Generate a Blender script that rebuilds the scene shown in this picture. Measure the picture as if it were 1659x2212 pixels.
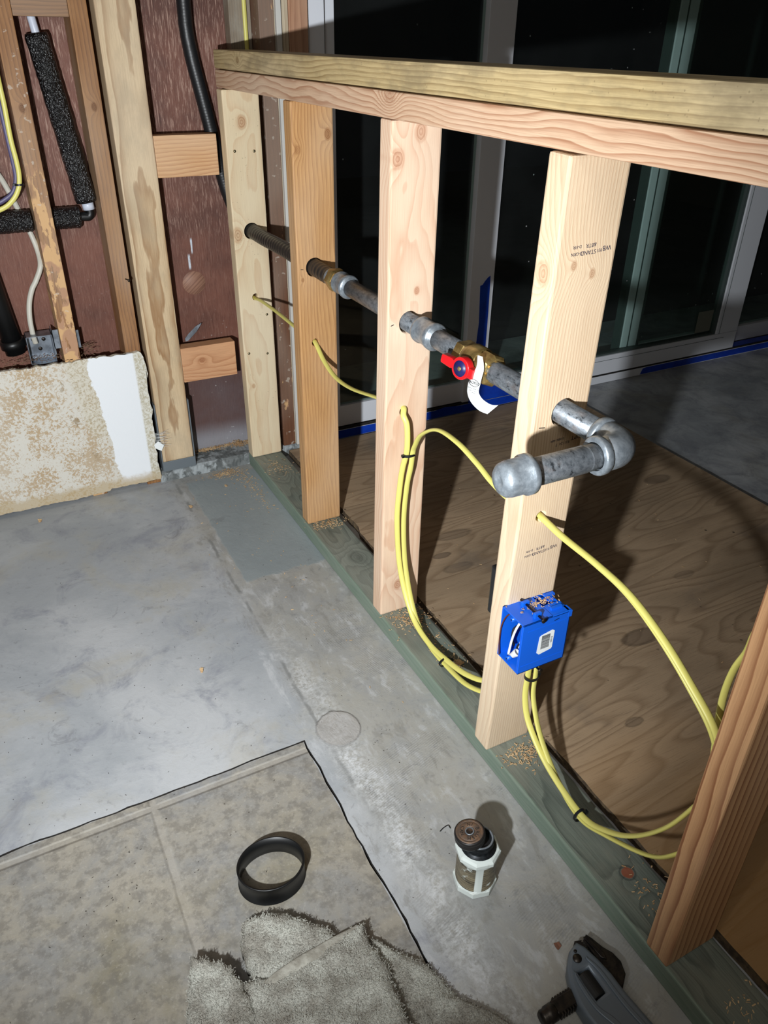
import bpy, bmesh, math, random
from mathutils import Vector, Matrix, Euler
from math import sin, cos, pi, radians, atan2, sqrt
random.seed(7)
for o in list(bpy.data.objects): bpy.data.objects.remove(o)
SC = bpy.context.scene
COL = SC.collection

# ------------------------------------------------------------ camera
cam_d = bpy.data.cameras.new('camera'); cam = bpy.data.objects.new('camera', cam_d); COL.objects.link(cam)
cam_d.sensor_fit = 'HORIZONTAL'; cam_d.sensor_width = 36.0; cam_d.lens = 36.0*1672.6/1659.0
cam_d.clip_start = .02; cam_d.clip_end = 60
rx = Vector((0.886218, -0.463060, 0.013892)); dn = Vector((-0.231156, -0.467986, -0.852969)); fw = Vector((0.401478, 0.752705, -0.521776))
M = Matrix((( rx.x, -dn.x, -fw.x), (rx.y, -dn.y, -fw.y), (rx.z, -dn.z, -fw.z))).to_4x4()
M.translation = Vector((-0.605344, -1.997639, 1.088333))
cam.matrix_world = M
SC.camera = cam
# ------------------------------------------------------------ world, lamps, exposure
w = bpy.data.worlds.new('night'); SC.world = w; w.use_nodes = True
bg = w.node_tree.nodes['Background']; bg.inputs[0].default_value = (.5, .6, .8, 1); bg.inputs[1].default_value = .0015
L = bpy.data.lights.new('work_torch', 'SPOT'); L.energy = 160; L.color = (.93, .97, 1.0)
L.shadow_soft_size = .016; L.spot_size = radians(108); L.spot_blend = 1.0
lo = bpy.data.objects.new('work_torch', L); COL.objects.link(lo); lo.location = (-.845, -1.955, .893)
lo.rotation_euler = Vector((.62, 1.45, -.36)).to_track_quat('-Z', 'Y').to_euler()
A = bpy.data.lights.new('fill_light', 'AREA'); A.energy = 13; A.color = (1.0, .96, .88); A.shape = 'DISK'; A.size = 1.2  # soft overhead fill, added to lift the shadows
ao = bpy.data.objects.new('fill_light', A); COL.objects.link(ao); ao.location = (-1.2, -2.4, 2.38)
SC.view_settings.view_transform = 'Standard'; SC.view_settings.look = 'None'
SC.view_settings.gamma = 1; SC.view_settings.use_curve_mapping = False
SC.view_settings.exposure = 0.0

# ------------------------------------------------------------ node helpers
def S(r, g, b):
    f = lambda c: (c/255)/12.92 if c/255 <= .04045 else ((c/255+.055)/1.055)**2.4
    return (f(r), f(g), f(b), 1)
class N:
    def __init__(s, name):
        s.m = bpy.data.materials.new(name); s.m.use_nodes = True; s.t = s.m.node_tree
        s.p = s.t.nodes['Principled BSDF']; s.out = s.t.nodes['Material Output']
    def new(s, k, **kw):
        n = s.t.nodes.new(k)
        for a, b in kw.items(): setattr(n, a, b)
        return n
    def put(s, sock, v):
        if isinstance(v, bpy.types.NodeSocket): s.t.links.new(v, sock)
        else:
            if sock.type == 'RGBA' and not hasattr(v, '__len__'): v = (v, v, v, 1)
            sock.default_value = v
    def co(s, w='Object'): return s.new('ShaderNodeTexCoord').outputs[w]
    def sep(s, v):
        n = s.new('ShaderNodeSeparateXYZ'); s.put(n.inputs[0], v); return n.outputs
    def comb(s, x, y, z):
        n = s.new('ShaderNodeCombineXYZ')
        for i, q in enumerate((x, y, z)): s.put(n.inputs[i], q)
        return n.outputs[0]
    def ma(s, op, a, b=0.0, c=0.0, clamp=False):
        n = s.new('ShaderNodeMath', operation=op, use_clamp=clamp)
        s.put(n.inputs[0], a); s.put(n.inputs[1], b); s.put(n.inputs[2], c); return n.outputs[0]
    def noise(s, v, scale=5, detail=4, rough=.5, dist=0, col=False):
        n = s.new('ShaderNodeTexNoise'); s.put(n.inputs['Vector'], v); n.inputs['Scale'].default_value = scale
        n.inputs['Detail'].default_value = detail; n.inputs['Roughness'].default_value = rough; n.inputs['Distortion'].default_value = dist
        return n.outputs[1 if col else 0]
    def voro(s, v, scale=5, feature='F1', out=0, rnd=1):
        n = s.new('ShaderNodeTexVoronoi', feature=feature); s.put(n.inputs['Vector'], v); n.inputs['Scale'].default_value = scale
        n.inputs['Randomness'].default_value = rnd
        return n.outputs[out]
    def mix(s, f, a, b, mode='MIX'):
        n = s.new('ShaderNodeMix', data_type='RGBA', blend_type=mode)
        s.put(n.inputs[0], f); s.put(n.inputs[6], a); s.put(n.inputs[7], b); return n.outputs[2]
    def ramp(s, f, pts, ip='LINEAR'):
        n = s.new('ShaderNodeValToRGB'); s.put(n.inputs[0], f); r = n.color_ramp; r.interpolation = ip
        while len(r.elements) > 1: r.elements.remove(r.elements[-1])
        for i, (p, c) in enumerate(pts):
            if not hasattr(c, '__len__'): c = (c, c, c, 1)
            e = r.elements[0] if i == 0 else r.elements.new(p)
            e.position = p; e.color = c
        return n.outputs[0]
    def ss(s, v, a, b):     # smoothstep 0 at a -> 1 at b
        n = s.new('ShaderNodeMapRange', interpolation_type='SMOOTHSTEP'); s.put(n.inputs[0], v)
        n.inputs[1].default_value = a; n.inputs[2].default_value = b; return n.outputs[0]
    def scale(s, v, x, y, z):
        n = s.new('ShaderNodeVectorMath', operation='MULTIPLY'); s.put(n.inputs[0], v); n.inputs[1].default_value = (x, y, z); return n.outputs[0]
    def add(s, v, x, y, z):
        n = s.new('ShaderNodeVectorMath', operation='ADD'); s.put(n.inputs[0], v); n.inputs[1].default_value = (x, y, z); return n.outputs[0]
    def bump(s, h, st=.3, d=.001, nrm=None):
        n = s.new('ShaderNodeBump'); n.inputs['Strength'].default_value = st; n.inputs['Distance'].default_value = d
        s.put(n.inputs['Height'], h)
        if nrm: s.put(n.inputs['Normal'], nrm)
        return n.outputs[0]
    def fin(s, col=None, rough=None, metal=None, nrm=None, spec=None):
        if col is not None: s.put(s.p.inputs['Base Color'], col)
        if rough is not None: s.put(s.p.inputs['Roughness'], rough)
        if metal is not None: s.put(s.p.inputs['Metallic'], metal)
        if nrm is not None: s.put(s.p.inputs['Normal'], nrm)
        if spec is not None: s.p.inputs['Specular IOR Level'].default_value = spec
        return s.m

def wood(name, axis, light, dark, freq=170, pith=(.045, -.05), wob=.03, knots=(), rough=.62, blotch=None, bl_amt=.0,
         ring=.85, fiber=.35, spots=0, seed=0., kn_dark=None, ends=None):
    """board: rings round a pith running along `axis`; knots (across, along, radius, colour strength[, narrow face])"""
    g = N(name); o = g.co(); x, y, z = g.sep(o)
    if axis == 'z': a, b, l = x, y, z
    elif axis == 'y': a, b, l = x, z, y
    else: a, b, l = z, y, x
    sv = g.comb(g.ma('MULTIPLY', a, 4), g.ma('MULTIPLY', b, 4), g.ma('MULTIPLY', l, 1.3))
    sv = g.add(sv, seed*3.1, seed*1.7, seed)
    n1 = g.ma('MULTIPLY', g.ma('SUBTRACT', g.noise(sv, 1.6, 2), .5), wob*2)
    sv2 = g.add(sv, 7.3, 2.1, 5.5)
    n2 = g.ma('MULTIPLY', g.ma('SUBTRACT', g.noise(sv2, 2.2, 3), .5), wob*1.4)
    aa = g.ma('ADD', g.ma('SUBTRACT', a, pith[0]), n1); bb = g.ma('ADD', g.ma('SUBTRACT', b, pith[1]), n2)
    r = g.ma('SQRT', g.ma('ADD', g.ma('MULTIPLY', aa, aa), g.ma('MULTIPLY', bb, bb)))
    wig = g.noise(g.comb(g.ma('MULTIPLY', a, 60), g.ma('MULTIPLY', b, 60), g.ma('MULTIPLY', l, 9)), 1, 3)
    r = g.ma('ADD', r, g.ma('MULTIPLY', wig, .0035))
    kmask = None; kring = None
    for k in knots:
        ka, kl, kr, ks = k[:4]; ac = b if len(k) > 4 and k[4] else a
        da = g.ma('SUBTRACT', ac, ka); dl = g.ma('MULTIPLY', g.ma('SUBTRACT', l, kl), .72)
        d = g.ma('SQRT', g.ma('ADD', g.ma('MULTIPLY', da, da), g.ma('MULTIPLY', dl, dl)))
        d = g.ma('ADD', d, g.ma('MULTIPLY', g.ma('SUBTRACT', wig, .5), kr*.5))
        q = g.ma('DIVIDE', d, kr*1.7)
        e = g.ma('POWER', 2.718, g.ma('MULTIPLY', g.ma('MULTIPLY', q, q), -1))
        r = g.ma('ADD', r, g.ma('MULTIPLY', e, kr*1.6))
        mk = g.ma('MULTIPLY', g.ma('SUBTRACT', 1, g.ss(d, kr*.55, kr*1.05)), ks)
        kg = g.ma('FRACT', g.ma('MULTIPLY', d, 3.2/kr))
        kmask = mk if kmask is None else g.ma('MAXIMUM', kmask, mk)
        kring = g.ma('MULTIPLY', kg, mk) if kring is None else g.ma('MAXIMUM', kring, g.ma('MULTIPLY', kg, mk))
    fr = g.ma('FRACT', g.ma('MULTIPLY', r, freq))
    lw = g.ramp(fr, [(0, .0), (.42, .18), (.74, .62), (.9, 1.0), (.97, .7), (1, 0)])
    vary = g.noise(g.scale(sv, 1, 1, .6), 5, 2)
    lw = g.ma('MULTIPLY', lw, g.ma('MULTIPLY', g.ma('ADD', vary, .35), ring), clamp=True)
    col = g.mix(lw, light, dark)
    fv = g.comb(g.ma('MULTIPLY', a, 620), g.ma('MULTIPLY', b, 620), g.ma('MULTIPLY', l, 14))
    fb = g.noise(fv, 1, 3, .7)
    col = g.mix(g.ma('MULTIPLY', g.ss(fb, .35, .75), fiber), col, g.mix(.45, dark, (0.02, .012, .006, 1)))
    tn = g.noise(g.scale(sv, .6, .6, .8), 2.3, 2)
    col = g.mix(g.ma('MULTIPLY', g.ss(tn, .42, .68), .28), col, g.mix(.5, light, (.9, .85, .72, 1)))
    if blotch is not None:
        bn = g.noise(g.scale(sv, 1.5, 1.5, 2.2), 3.1, 5, .65)
        col = g.mix(g.ma('MULTIPLY', g.ss(bn, .42, .66), bl_amt), col, blotch)
    if kmask is not None:
        kd = kn_dark or (dark[0]*.55, dark[1]*.42, dark[2]*.35, 1)
        col = g.mix(g.ma('MULTIPLY', kmask, .6), col, dark)
        col = g.mix(g.ma('MULTIPLY', kring, .75), col, kd)
    if spots:
        sp = g.ss(g.voro(o, 130), .16, .10)
        pick = g.ss(g.noise(o, 14, 1), .52, .6)
        col = g.mix(g.ma('MULTIPLY', g.ma('MULTIPLY', sp, pick), spots), col, S(70, 55, 40))
    h = g.ma('ADD', g.ma('MULTIPLY', lw, .5), g.ma('MULTIPLY', fb, .55))
    return g.fin(col, g.ma('ADD', g.ma('MULTIPLY', fb, .2), rough-.1), nrm=g.bump(h, .45, .0006), spec=.35)

def plain(name, col, rough=.5, metal=0, nz=0, nscale=60, col2=None, bumps=0, bscale=200, spec=None, coat=0):
    g = N(name); o = g.co()
    c = col
    if col2 is not None: c = g.mix(g.ss(g.noise(o, nscale, 5, .6), .35, .65), col, col2)
    nr = g.bump(g.noise(o, bscale, 3), bumps, .001) if bumps else None
    m = g.fin(c, rough, metal, nr, spec)
    if coat: g.p.inputs['Coat Weight'].default_value = coat
    return m

# ------------------------------------------------------------ mesh helpers
def link(name, me, mat=None, parent=None, loc=None, smooth=False, **props):
    o = bpy.data.objects.new(name, me); COL.objects.link(o)
    if mat is not None and not me.materials: me.materials.append(mat)
    if smooth:
        for p in me.polygons: p.use_smooth = True
    if parent is not None: o.parent = parent
    if loc is not None: o.location = loc
    for k, v in props.items(): o[k] = v
    return o
def bm2(bm, name='m'):
    bmesh.ops.recalc_face_normals(bm, faces=bm.faces)
    me = bpy.data.meshes.new(name); bm.to_mesh(me); bm.free(); return me
def tag(o, label, cat, group=None):
    o['label'] = label; o['category'] = cat
    if group: o['group'] = group
    return o
def struct(o): o['kind'] = 'structure'; return o
def empty(name, loc=(0, 0, 0)):
    o = bpy.data.objects.new(name, None); o.empty_display_size = .02; COL.objects.link(o); o.location = loc; return o
def addbox(bm, x0, x1, y0, y1, z0, z1, bev=0, seg=2, mi=0):
    r = bmesh.ops.create_cube(bm, size=1); vs = r['verts']
    for v in vs:
        v.co = Vector(((x0+x1)/2+v.co.x*(x1-x0), (y0+y1)/2+v.co.y*(y1-y0), (z0+z1)/2+v.co.z*(z1-z0)))
    fs = {f for v in vs for f in v.link_faces}
    for f in fs: f.material_index = mi
    if bev:
        es = list({e for v in vs for e in v.link_edges})
        bmesh.ops.bevel(bm, geom=es, offset=bev, segments=seg, affect='EDGES', profile=.6, material=-1)
def box(name, b, mat, bev=0, **k):
    bm = bmesh.new(); addbox(bm, *b, bev=bev); return link(name, bm2(bm), mat, **k)
def cr(pts, n=8):        # Catmull-Rom
    P = [Vector(p) for p in pts]; P = [P[0]*2-P[1]]+P+[P[-1]*2-P[-2]]; out = []
    for i in range(1, len(P)-2):
        for j in range(n):
            t = j/n; a, b, c, d = P[i-1:i+3]
            out.append(.5*((2*b)+(c-a)*t+(2*a-5*b+4*c-d)*t*t+(3*b-a-3*c+d)*t**3))
    out.append(P[-2]); return out
def addtube(bm, path, r, seg=12, cap=True, prof=None, ry=None, mi=0):
    """sweep; r number or list; prof(i, n)->radius factor; ry: second half-axis for flat cable"""
    n = len(path); rings = []; up = None
    for i, p in enumerate(path):
        t = (path[min(i+1, n-1)]-path[max(i-1, 0)]).normalized()
        if up is None:
            up = Vector((0, 0, 1)) if abs(t.z) < .9 else Vector((0, 1, 0))
        up = (up-t*up.dot(t)).normalized(); sd = t.cross(up)
        rr = r[i] if hasattr(r, '__len__') else r
        if prof: rr *= prof(i, n)
        rb = rr if ry is None else ry
        rings.append([bm.verts.new(p+sd*cos(2*pi*k/seg)*rr+up*sin(2*pi*k/seg)*rb) for k in range(seg)])
    for i in range(n-1):
        for k in range(seg):
            f = bm.faces.new((rings[i][k], rings[i][(k+1) % seg], rings[i+1][(k+1) % seg], rings[i+1][k])); f.smooth = True; f.material_index = mi
    if cap:
        bm.faces.new(rings[0]).material_index = mi; bm.faces.new(rings[-1][::-1]).material_index = mi
def tube(name, pts, r, mat, n=8, seg=12, spline=True, **k):
    ry = k.pop('ry', None); prof = k.pop('prof', None)
    bm = bmesh.new(); addtube(bm, cr(pts, n) if spline else [Vector(p) for p in pts], r, seg, ry=ry, prof=prof)
    return link(name, bm2(bm), mat, **k)
def addlathe(bm, prof, seg=32, mtx=None, mi=0, smooth=True):
    """prof: (radius, z) list; closed at both ends"""
    rings = []
    for r, z in prof:
        if r < 1e-6: rings.append([bm.verts.new((0, 0, z))])
        else: rings.append([bm.verts.new((r*cos(2*pi*k/seg), r*sin(2*pi*k/seg), z)) for k in range(seg)])
    vs = [v for q in rings for v in q]
    for a, b in zip(rings, rings[1:]):
        for k in range(seg):
            k2 = (k+1) % seg
            if len(a) == 1 and len(b) == 1: continue
            if len(a) == 1: f = bm.faces.new((a[0], b[k], b[k2]))
            elif len(b) == 1: f = bm.faces.new((a[k], b[0], a[k2]))
            else: f = bm.faces.new((a[k], b[k], b[k2], a[k2]))
            f.smooth = smooth; f.material_index = mi
    if mtx is not None:
        for v in vs: v.co = mtx @ v.co
def lathe(name, prof, mat, seg=32, mtx=None, smooth=True, **k):
    bm = bmesh.new(); addlathe(bm, prof, seg, mtx, smooth=smooth); return link(name, bm2(bm), mat, **k)
def along(p, d):        # matrix taking +Z to d at p
    return Matrix.Translation(Vector(p)) @ Vector(d).to_track_quat('Z', 'Y').to_matrix().to_4x4()
def shape(name, loops, ext, mat, mtx=None, bev=0, spline=False, **k):
    """flat outline (with holes) given thickness, bevelled edges"""
    cu = bpy.data.curves.new(name, 'CURVE'); cu.dimensions = '2D'; cu.fill_mode = 'BOTH'
    cu.extrude = max(ext/2-bev, .00001); cu.bevel_depth = bev; cu.bevel_resolution = 2; cu.offset = -bev
    for lp in loops:
        if spline: lp = [(q.x, q.y) for q in cr([(a, b, 0) for a, b in list(lp)+[lp[0]]], 6)[:-1]]
        s = cu.splines.new('POLY'); s.points.add(len(lp)-1); s.use_cyclic_u = True
        for p, q in zip(s.points, lp): p.co = (q[0], q[1], 0, 1)
    t = bpy.data.objects.new('tmp', cu); COL.objects.link(t)
    me = bpy.data.meshes.new_from_object(t.evaluated_get(bpy.context.evaluated_depsgraph_get()))
    bpy.data.objects.remove(t)
    me.materials.clear()
    if mtx is not None: me.transform(mtx)
    return link(name, me, mat, **k)
def text(name, s, size, mat, mtx, ext=.0002, **k):
    cu = bpy.data.curves.new(name, 'FONT'); cu.body = s; cu.size = size; cu.extrude = ext/2; cu.align_x = 'CENTER'; cu.align_y = 'CENTER'
    cu.resolution_u = 3
    t = bpy.data.objects.new('tmp', cu); COL.objects.link(t)
    me = bpy.data.meshes.new_from_object(t.evaluated_get(bpy.context.evaluated_depsgraph_get()))
    bpy.data.objects.remove(t); me.materials.clear(); me.transform(mtx)
    return link(name, me, mat, **k)
def frame(o, xd, yd):   # matrix with local x->xd, y->yd at o
    xd = Vector(xd).normalized(); yd = Vector(yd).normalized(); zd = xd.cross(yd)
    m = Matrix((xd, yd, zd)).transposed().to_4x4(); m.translation = Vector(o); return m
def boolean(o, cutters):
    for c in cutters:
        md = o.modifiers.new('b', 'BOOLEAN'); md.object = c; md.operation = 'DIFFERENCE'; md.solver = 'EXACT'
    dg = bpy.context.evaluated_depsgraph_get(); dg.update()
    me = bpy.data.meshes.new_from_object(o.evaluated_get(dg)); o.modifiers.clear(); o.data = me
    for c in cutters: bpy.data.objects.remove(c)

# ------------------------------------------------------------ materials
def concrete():
    g = N('concrete'); o = g.co(); x, y, z = g.sep(o)
    n1 = g.noise(o, 2.6, 6, .62, .4); n2 = g.noise(o, 9, 8, .7, .6); n3 = g.noise(o, 45, 6, .7); n4 = g.noise(g.add(o, 3, 8, 1), 4.2, 6, .65, .3)
    c = g.mix(g.ss(n1, .35, .65), S(150, 154, 158), S(176, 178, 180))
    c = g.mix(g.ma('MULTIPLY', g.ss(n2, .5, .72), .75), c, S(124, 127, 137))
    c = g.mix(g.ma('MULTIPLY', g.ss(n4, .5, .7), .5), c, S(164, 158, 140))
    c = g.mix(g.ma('MULTIPLY', g.ss(n3, .56, .72), .35), c, S(96, 96, 98))
    # tile slab, browner with the camera-side corner
    nz = g.ma('MULTIPLY', g.ma('SUBTRACT', g.noise(o, 30, 3), .5), .006)
    sl = g.ma('MULTIPLY', g.ss(g.ma('ADD', x, nz), -.267, -.269), g.ss(g.ma('ADD', y, nz), -1.068, -1.070))
    t = g.mix(g.ss(n2, .35, .66), S(150, 144, 132), S(134, 133, 130))
    t = g.mix(g.ma('MULTIPLY', g.ma('MULTIPLY', g.ss(n4, .42, .66), g.ss(y, -1.1, -1.35)), .75), t, S(120, 112, 88))
    t = g.mix(g.ma('MULTIPLY', g.ss(n3, .44, .62), .5), t, S(96, 92, 86)); t = g.mix(g.ma('MULTIPLY', g.ss(g.noise(o, 160, 4, .7), .54, .68), .22), t, S(186, 182, 172))
    t = g.mix(g.ma('MULTIPLY', g.ss(n1, .55, .7), .5), t, S(130, 138, 150))
    gr = g.ma('MAXIMUM', g.ss(g.ma('ABSOLUTE', g.ma('ADD', y, 1.089)), .0085, .0035),
              g.ss(g.ma('ABSOLUTE', g.ma('ADD', g.ma('ADD', x, .542), g.ma('MULTIPLY', nz, .5))), .0085, .0035))
    t = g.mix(g.ma('MULTIPLY', g.ma('MULTIPLY', gr, g.ss(n2, .3, .6)), .45), t, S(166, 160, 150))
    c = g.mix(sl, c, t)
    # strip between the slab and the wall plate: adhesive-ridged, beige grey
    st = g.ma('MULTIPLY', g.ss(g.ma('ADD', x, g.ma('MULTIPLY', nz, 6)), -.262, -.205), g.ss(x, .02, .01))
    stc = g.mix(g.ss(n2, .4, .62), S(142, 141, 136), S(158, 154, 142))
    stc = g.mix(g.ma('MULTIPLY', g.ss(n3, .55, .7), .5), stc, S(110, 112, 114))
    c = g.mix(g.ma('MULTIPLY', st, .65), c, stc)
    n5 = g.noise(g.scale(o, 1, .4, 1), 26, 7, .72, .3); stb = g.ma('MULTIPLY', g.ss(x, -.268, -.262), g.ss(x, .02, .01))
    c = g.mix(g.ma('MULTIPLY', g.ma('MULTIPLY', g.ss(n5, .52, .66), stb), .55), c, S(188, 190, 192)); c = g.mix(g.ma('MULTIPLY', g.ma('MULTIPLY', g.ss(n5, .47, .36), stb), .5), c, S(124, 122, 116))
    pa = g.ma('MULTIPLY', g.ma('MULTIPLY', g.ss(g.ma('ADD', x, g.ma('MULTIPLY', nz, 2)), -.205, -.198), g.ss(x, .02, .01)),
              g.ss(g.ma('ADD', y, g.ma('MULTIPLY', g.ma('SUBTRACT', n2, .5), .08)), -.565, -.555))
    pa = g.ma('MULTIPLY', pa, g.ss(y, -.03, -.05))
    c = g.mix(pa, c, g.mix(g.ss(n1, .3, .7), S(132, 141, 144), S(146, 154, 156)))
    # white chalky streak
    dx = g.ma('ABSOLUTE', g.ma('ADD', x, g.ma('ADD', .205, g.ma('MULTIPLY', g.ma('SUBTRACT', n2, .5), .07))))
    ws = g.ma('MULTIPLY', g.ma('MULTIPLY', g.ss(dx, .05, .0), g.ma('MULTIPLY', g.ss(g.noise(o, 120, 6, .75), .38, .6), g.ss(n2, .36, .56))), g.ma('MULTIPLY', g.ss(y, -.6, -1.1), g.ss(x, -.262, -.255)))
    c = g.mix(g.ma('MULTIPLY', ws, .7), c, S(210, 213, 216))
    # old screed line beside the strip
    ln = g.ss(g.ma('ABSOLUTE', g.ma('ADD', x, g.ma('ADD', .228, g.ma('MULTIPLY', g.ma('SUBTRACT', n2, .5), .02)))), .006, .001)
    ln = g.ma('MULTIPLY', ln, g.ma('MULTIPLY', g.ss(g.noise(o, 14, 3), .42, .55), g.ss(y, -1.5, -1.0)))
    c = g.mix(g.ma('MULTIPLY', ln, .6), c, S(105, 106, 104))
    # deck side slab is darker in mottled patches
    dk = g.ss(x, 1.1, 1.12)
    c = g.mix(g.ma('MULTIPLY', g.ma('MULTIPLY', dk, g.ss(n2, .35, .6)), .4), c, S(104, 106, 110))
    px_ = g.ma('ADD', x, .197); py_ = g.ma('ADD', y, 1.068); pr_ = g.ma('ADD', g.ma('SQRT', g.ma('ADD', g.ma('MULTIPLY', px_, px_), g.ma('MULTIPLY', py_, py_))), g.ma('MULTIPLY', g.ma('SUBTRACT', n2, .5), .03))
    blob = g.ss(pr_, .043, .040); c = g.mix(g.ma('MULTIPLY', blob, .6), c, S(160, 156, 152)); c = g.mix(g.ma('MULTIPLY', g.ma('MULTIPLY', g.ss(pr_, .045, .042), g.ss(pr_, .038, .041)), .4), c, S(96, 94, 92))
    # trowel ridges
    wv = g.new('ShaderNodeTexWave'); g.put(wv.inputs['Vector'], g.comb(g.ma('ADD', x, g.ma('MULTIPLY', y, .25)), g.ma('SUBTRACT', y, g.ma('MULTIPLY', x, .3)), 0))
    wv.inputs['Scale'].default_value = 75; wv.inputs['Distortion'].default_value = 3.0; wv.inputs['Detail'].default_value = 3; wv.inputs['Detail Scale'].default_value = 2; wv.bands_direction = 'Y'
    rm = g.ma('MULTIPLY', g.ma('MULTIPLY', g.ma('MULTIPLY', g.ss(g.noise(o, 7, 2), .5, .64), g.ss(n3, .35, .6)), st), g.ma('SUBTRACT', 1, pa))
    c = g.mix(g.ma('MULTIPLY', g.ma('MULTIPLY', g.ss(wv.outputs[1], .6, .2), rm), .22), c, S(100, 101, 100))
    cd = g.ss(g.noise(o, 11, 9, .75, 1.5), .615, .64)
    c = g.mix(g.ma('MULTIPLY', cd, .25), c, S(90, 88, 90))
    h = g.ma('ADD', g.ma('MULTIPLY', n2, 1.0), g.ma('ADD', g.ma('MULTIPLY', n3, .5), g.ma('MULTIPLY', g.ma('MULTIPLY', wv.outputs[1], rm), .3)))
    h = g.ma('ADD', h, g.ma('MULTIPLY', g.ma('MULTIPLY', g.noise(g.scale(o, 1, .5, 1), 60, 3, .6, 1), pa), .6))
    h = g.ma('SUBTRACT', h, g.ma('MULTIPLY', g.ma('MULTIPLY', gr, sl), 1.6)); h = g.ma('ADD', h, g.ma('MULTIPLY', blob, g.ma('ADD', .5, g.noise(g.scale(o, 1, .6, 1), 90, 3, .6, 1.5))))
    rough = g.ma('SUBTRACT', g.ma('ADD', .55, g.ma('MULTIPLY', n3, .2)), g.ma('MULTIPLY', pa, .22))
    return g.fin(c, rough, nrm=g.bump(h, .55, .0022), spec=.4)
M_CONC = concrete()
M_PIT = plain('dark_soil', S(38, 33, 28), .95, col2=S(22, 20, 18))

def sheathing():
    g = N('stained_siding'); o = g.co(); x, y, z = g.sep(o)
    f = g.noise(g.comb(g.ma('MULTIPLY', x, 310), 0, g.ma('MULTIPLY', z, 24)), 1, 6, .7, .9)
    b = g.noise(o, 5, 5, .6); b2 = g.noise(g.add(o, 4, 4, 4), 2.2, 3)
    c = g.mix(g.ss(b, .35, .65), S(116, 74, 60), S(90, 56, 46))
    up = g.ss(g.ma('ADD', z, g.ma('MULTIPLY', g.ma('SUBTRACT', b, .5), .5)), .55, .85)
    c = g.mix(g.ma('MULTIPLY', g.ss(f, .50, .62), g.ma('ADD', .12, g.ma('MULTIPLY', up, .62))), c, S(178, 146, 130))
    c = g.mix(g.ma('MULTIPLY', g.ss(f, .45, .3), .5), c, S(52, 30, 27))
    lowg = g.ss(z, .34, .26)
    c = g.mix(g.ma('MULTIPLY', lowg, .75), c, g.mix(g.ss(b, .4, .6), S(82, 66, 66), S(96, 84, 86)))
    du = g.ss(g.voro(o, 75), .17, .1); pk = g.ss(g.noise(o, 9, 2), .5, .62)
    c = g.mix(g.ma('MULTIPLY', g.ma('MULTIPLY', du, pk), g.ma('ADD', .08, g.ma('MULTIPLY', g.ss(z, .45, .3), .5))), c, S(200, 196, 190))
    # paint runs over the round plug
    for cx, z0, z1, wd in ((-.087, .555, .60, .004), (-.077, .595, .64, .003)):
        m = g.ma('MULTIPLY', g.ss(g.ma('ABSOLUTE', g.ma('SUBTRACT', x, g.ma('ADD', cx, g.ma('MULTIPLY', g.ma('SUBTRACT', f, .5), .006)))), wd, wd*.4),
                 g.ma('MULTIPLY', g.ss(z, z0, z0+.01), g.ss(z, z1, z1-.01)))
        c = g.mix(g.ma('MULTIPLY', m, g.ss(f, .35, .5)), c, S(205, 214, 224))
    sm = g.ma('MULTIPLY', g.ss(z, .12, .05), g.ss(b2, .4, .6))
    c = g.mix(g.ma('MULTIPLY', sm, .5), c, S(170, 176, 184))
    return g.fin(c, .55, nrm=g.bump(g.ma('ADD', f, g.ma('MULTIPLY', b, .3)), .5, .002), spec=.4)
M_SHEATH = sheathing()

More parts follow.
